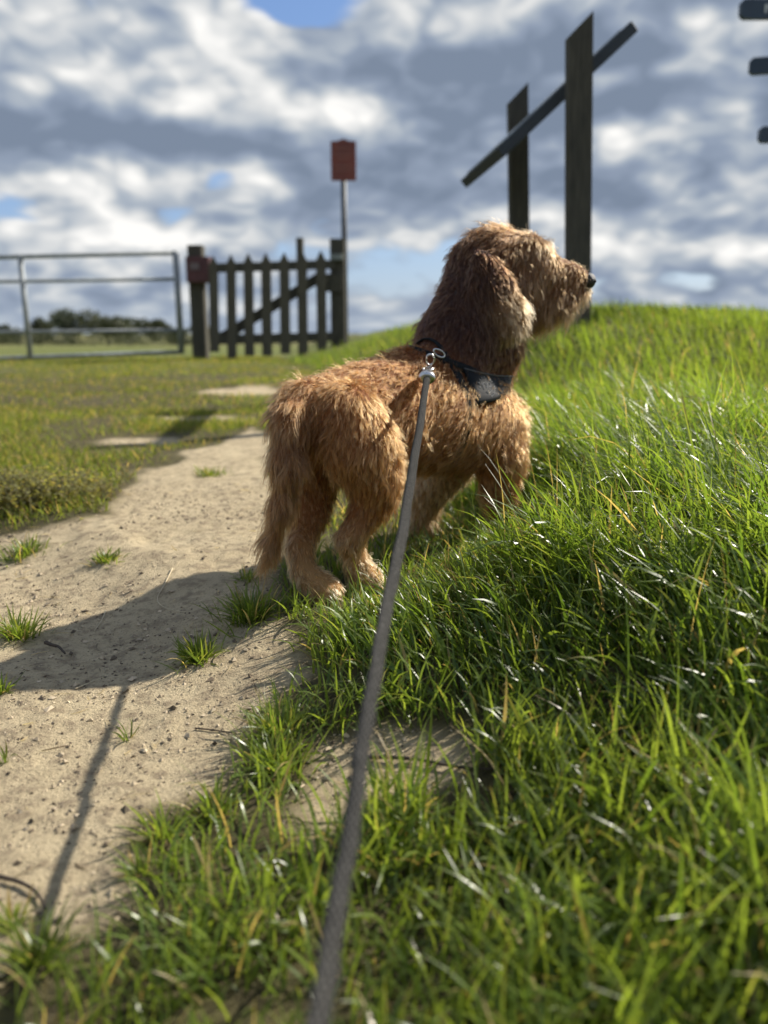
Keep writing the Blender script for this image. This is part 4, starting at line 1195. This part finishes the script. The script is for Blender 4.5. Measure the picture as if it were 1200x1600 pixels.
strand('twig', [(305, 1140), (335, 1143), (372, 1147)], 0.0012, M_TWIG, 'thin dark stalk on the path left of the leafy tuft', 'twig')

def crumbs(n):
    X = rng.uniform(-0.85, 0.15, n); Y = rng.uniform(0.3, 2.2, n)
    k = (dirt_sd(X, Y) < 0.02) & (fbm(X * 6, Y * 6, 3) + 0.25 * rng.normal(0, 1, n) > -0.05); X, Y = X[k], Y[k]; n = len(X)
    r = np.clip(rng.lognormal(math.log(0.0011), 0.6, n), 0.0005, 0.005)
    base = np.array([(1, 0, 0), (-1, 0, 0), (0, 1, 0), (0, -1, 0), (0, 0, 1), (0, 0, -.6)], float)
    fc = np.array([(0, 2, 4), (2, 1, 4), (1, 3, 4), (3, 0, 4), (2, 0, 5), (1, 2, 5), (3, 1, 5), (0, 3, 5)])
    v = base[None] * r[:, None, None] * rng.uniform(0.6, 1.4, (n, 6, 1)) * np.array([1.2, 1, 0.7]) + rng.normal(0, .2, (n, 6, 3)) * r[:, None, None]
    a = rng.uniform(0, 6.28, n); ca, sa = np.cos(a)[:, None], np.sin(a)[:, None]
    v = np.stack([v[..., 0] * ca - v[..., 1] * sa, v[..., 0] * sa + v[..., 1] * ca, v[..., 2]], -1)
    v += np.stack([X, Y, height(X, Y) + r * 0.25], -1)[:, None]
    f = (np.arange(n) * 6)[:, None, None] + fc[None]
    c = np.where(rng.random((n, 1)) < 0.4, np.array([[0.12, 0.092, 0.062]]), np.array([[0.45, 0.365, 0.25]])) * rng.uniform(0.6, 1.3, (n, 1))
    m, t, out = mat('soil_crumb'); at = t.node('ShaderNodeAttribute'); at.attribute_name = 'col'
    b = t.node('ShaderNodeBsdfPrincipled'); t.put(b.inputs['Base Color'], at.outputs['Color']); b.inputs['Roughness'].default_value = 0.95; t.l.new(b.outputs[0], out.inputs[0])
    tag(link('soil_crumbs', np_mesh('soil_crumbs', v.reshape(-1, 3), f.reshape(-1, 3), False, np.repeat(c, 6, 0)), None, m), 'small crumbs of earth scattered over the bare path', 'soil', kind='stuff')
crumbs(30000)

def litter(n):
    """dry bits of grass and chaff lying on the bare earth"""
    X = rng.uniform(-0.85, 0.15, n); Y = rng.uniform(0.3, 2.2, n)
    k = (dirt_sd(X, Y) < 0.04) & (rng.random(n) < 0.35 + 0.65 * np.exp(-np.abs(dirt_sd(X, Y)) / 0.05)); X, Y = X[k], Y[k]; n = len(X)
    v, f, c = blades(np.stack([X, Y, height(X, Y) + 0.0015], -1), rng.uniform(0.006, 0.04, n), rng.uniform(0.0006, 0.0018, n), rng.uniform(0, 6.3, n),
                     np.full(n, 1.5), rng.normal(0.02, 0.1, n), np.where(rng.random((n, 1)) < 0.45, np.array([[0.5, 0.42, 0.28]]), np.array([[0.13, 0.095, 0.06]])) * rng.uniform(0.7, 1.2, (n, 1)), 4)
    tag(link('dry_litter', np_mesh('dry_litter', v, f, True, c), None, M_GRASS), 'tiny dry stalks and chaff scattered on the bare path', 'litter', kind='stuff')
litter(1500)
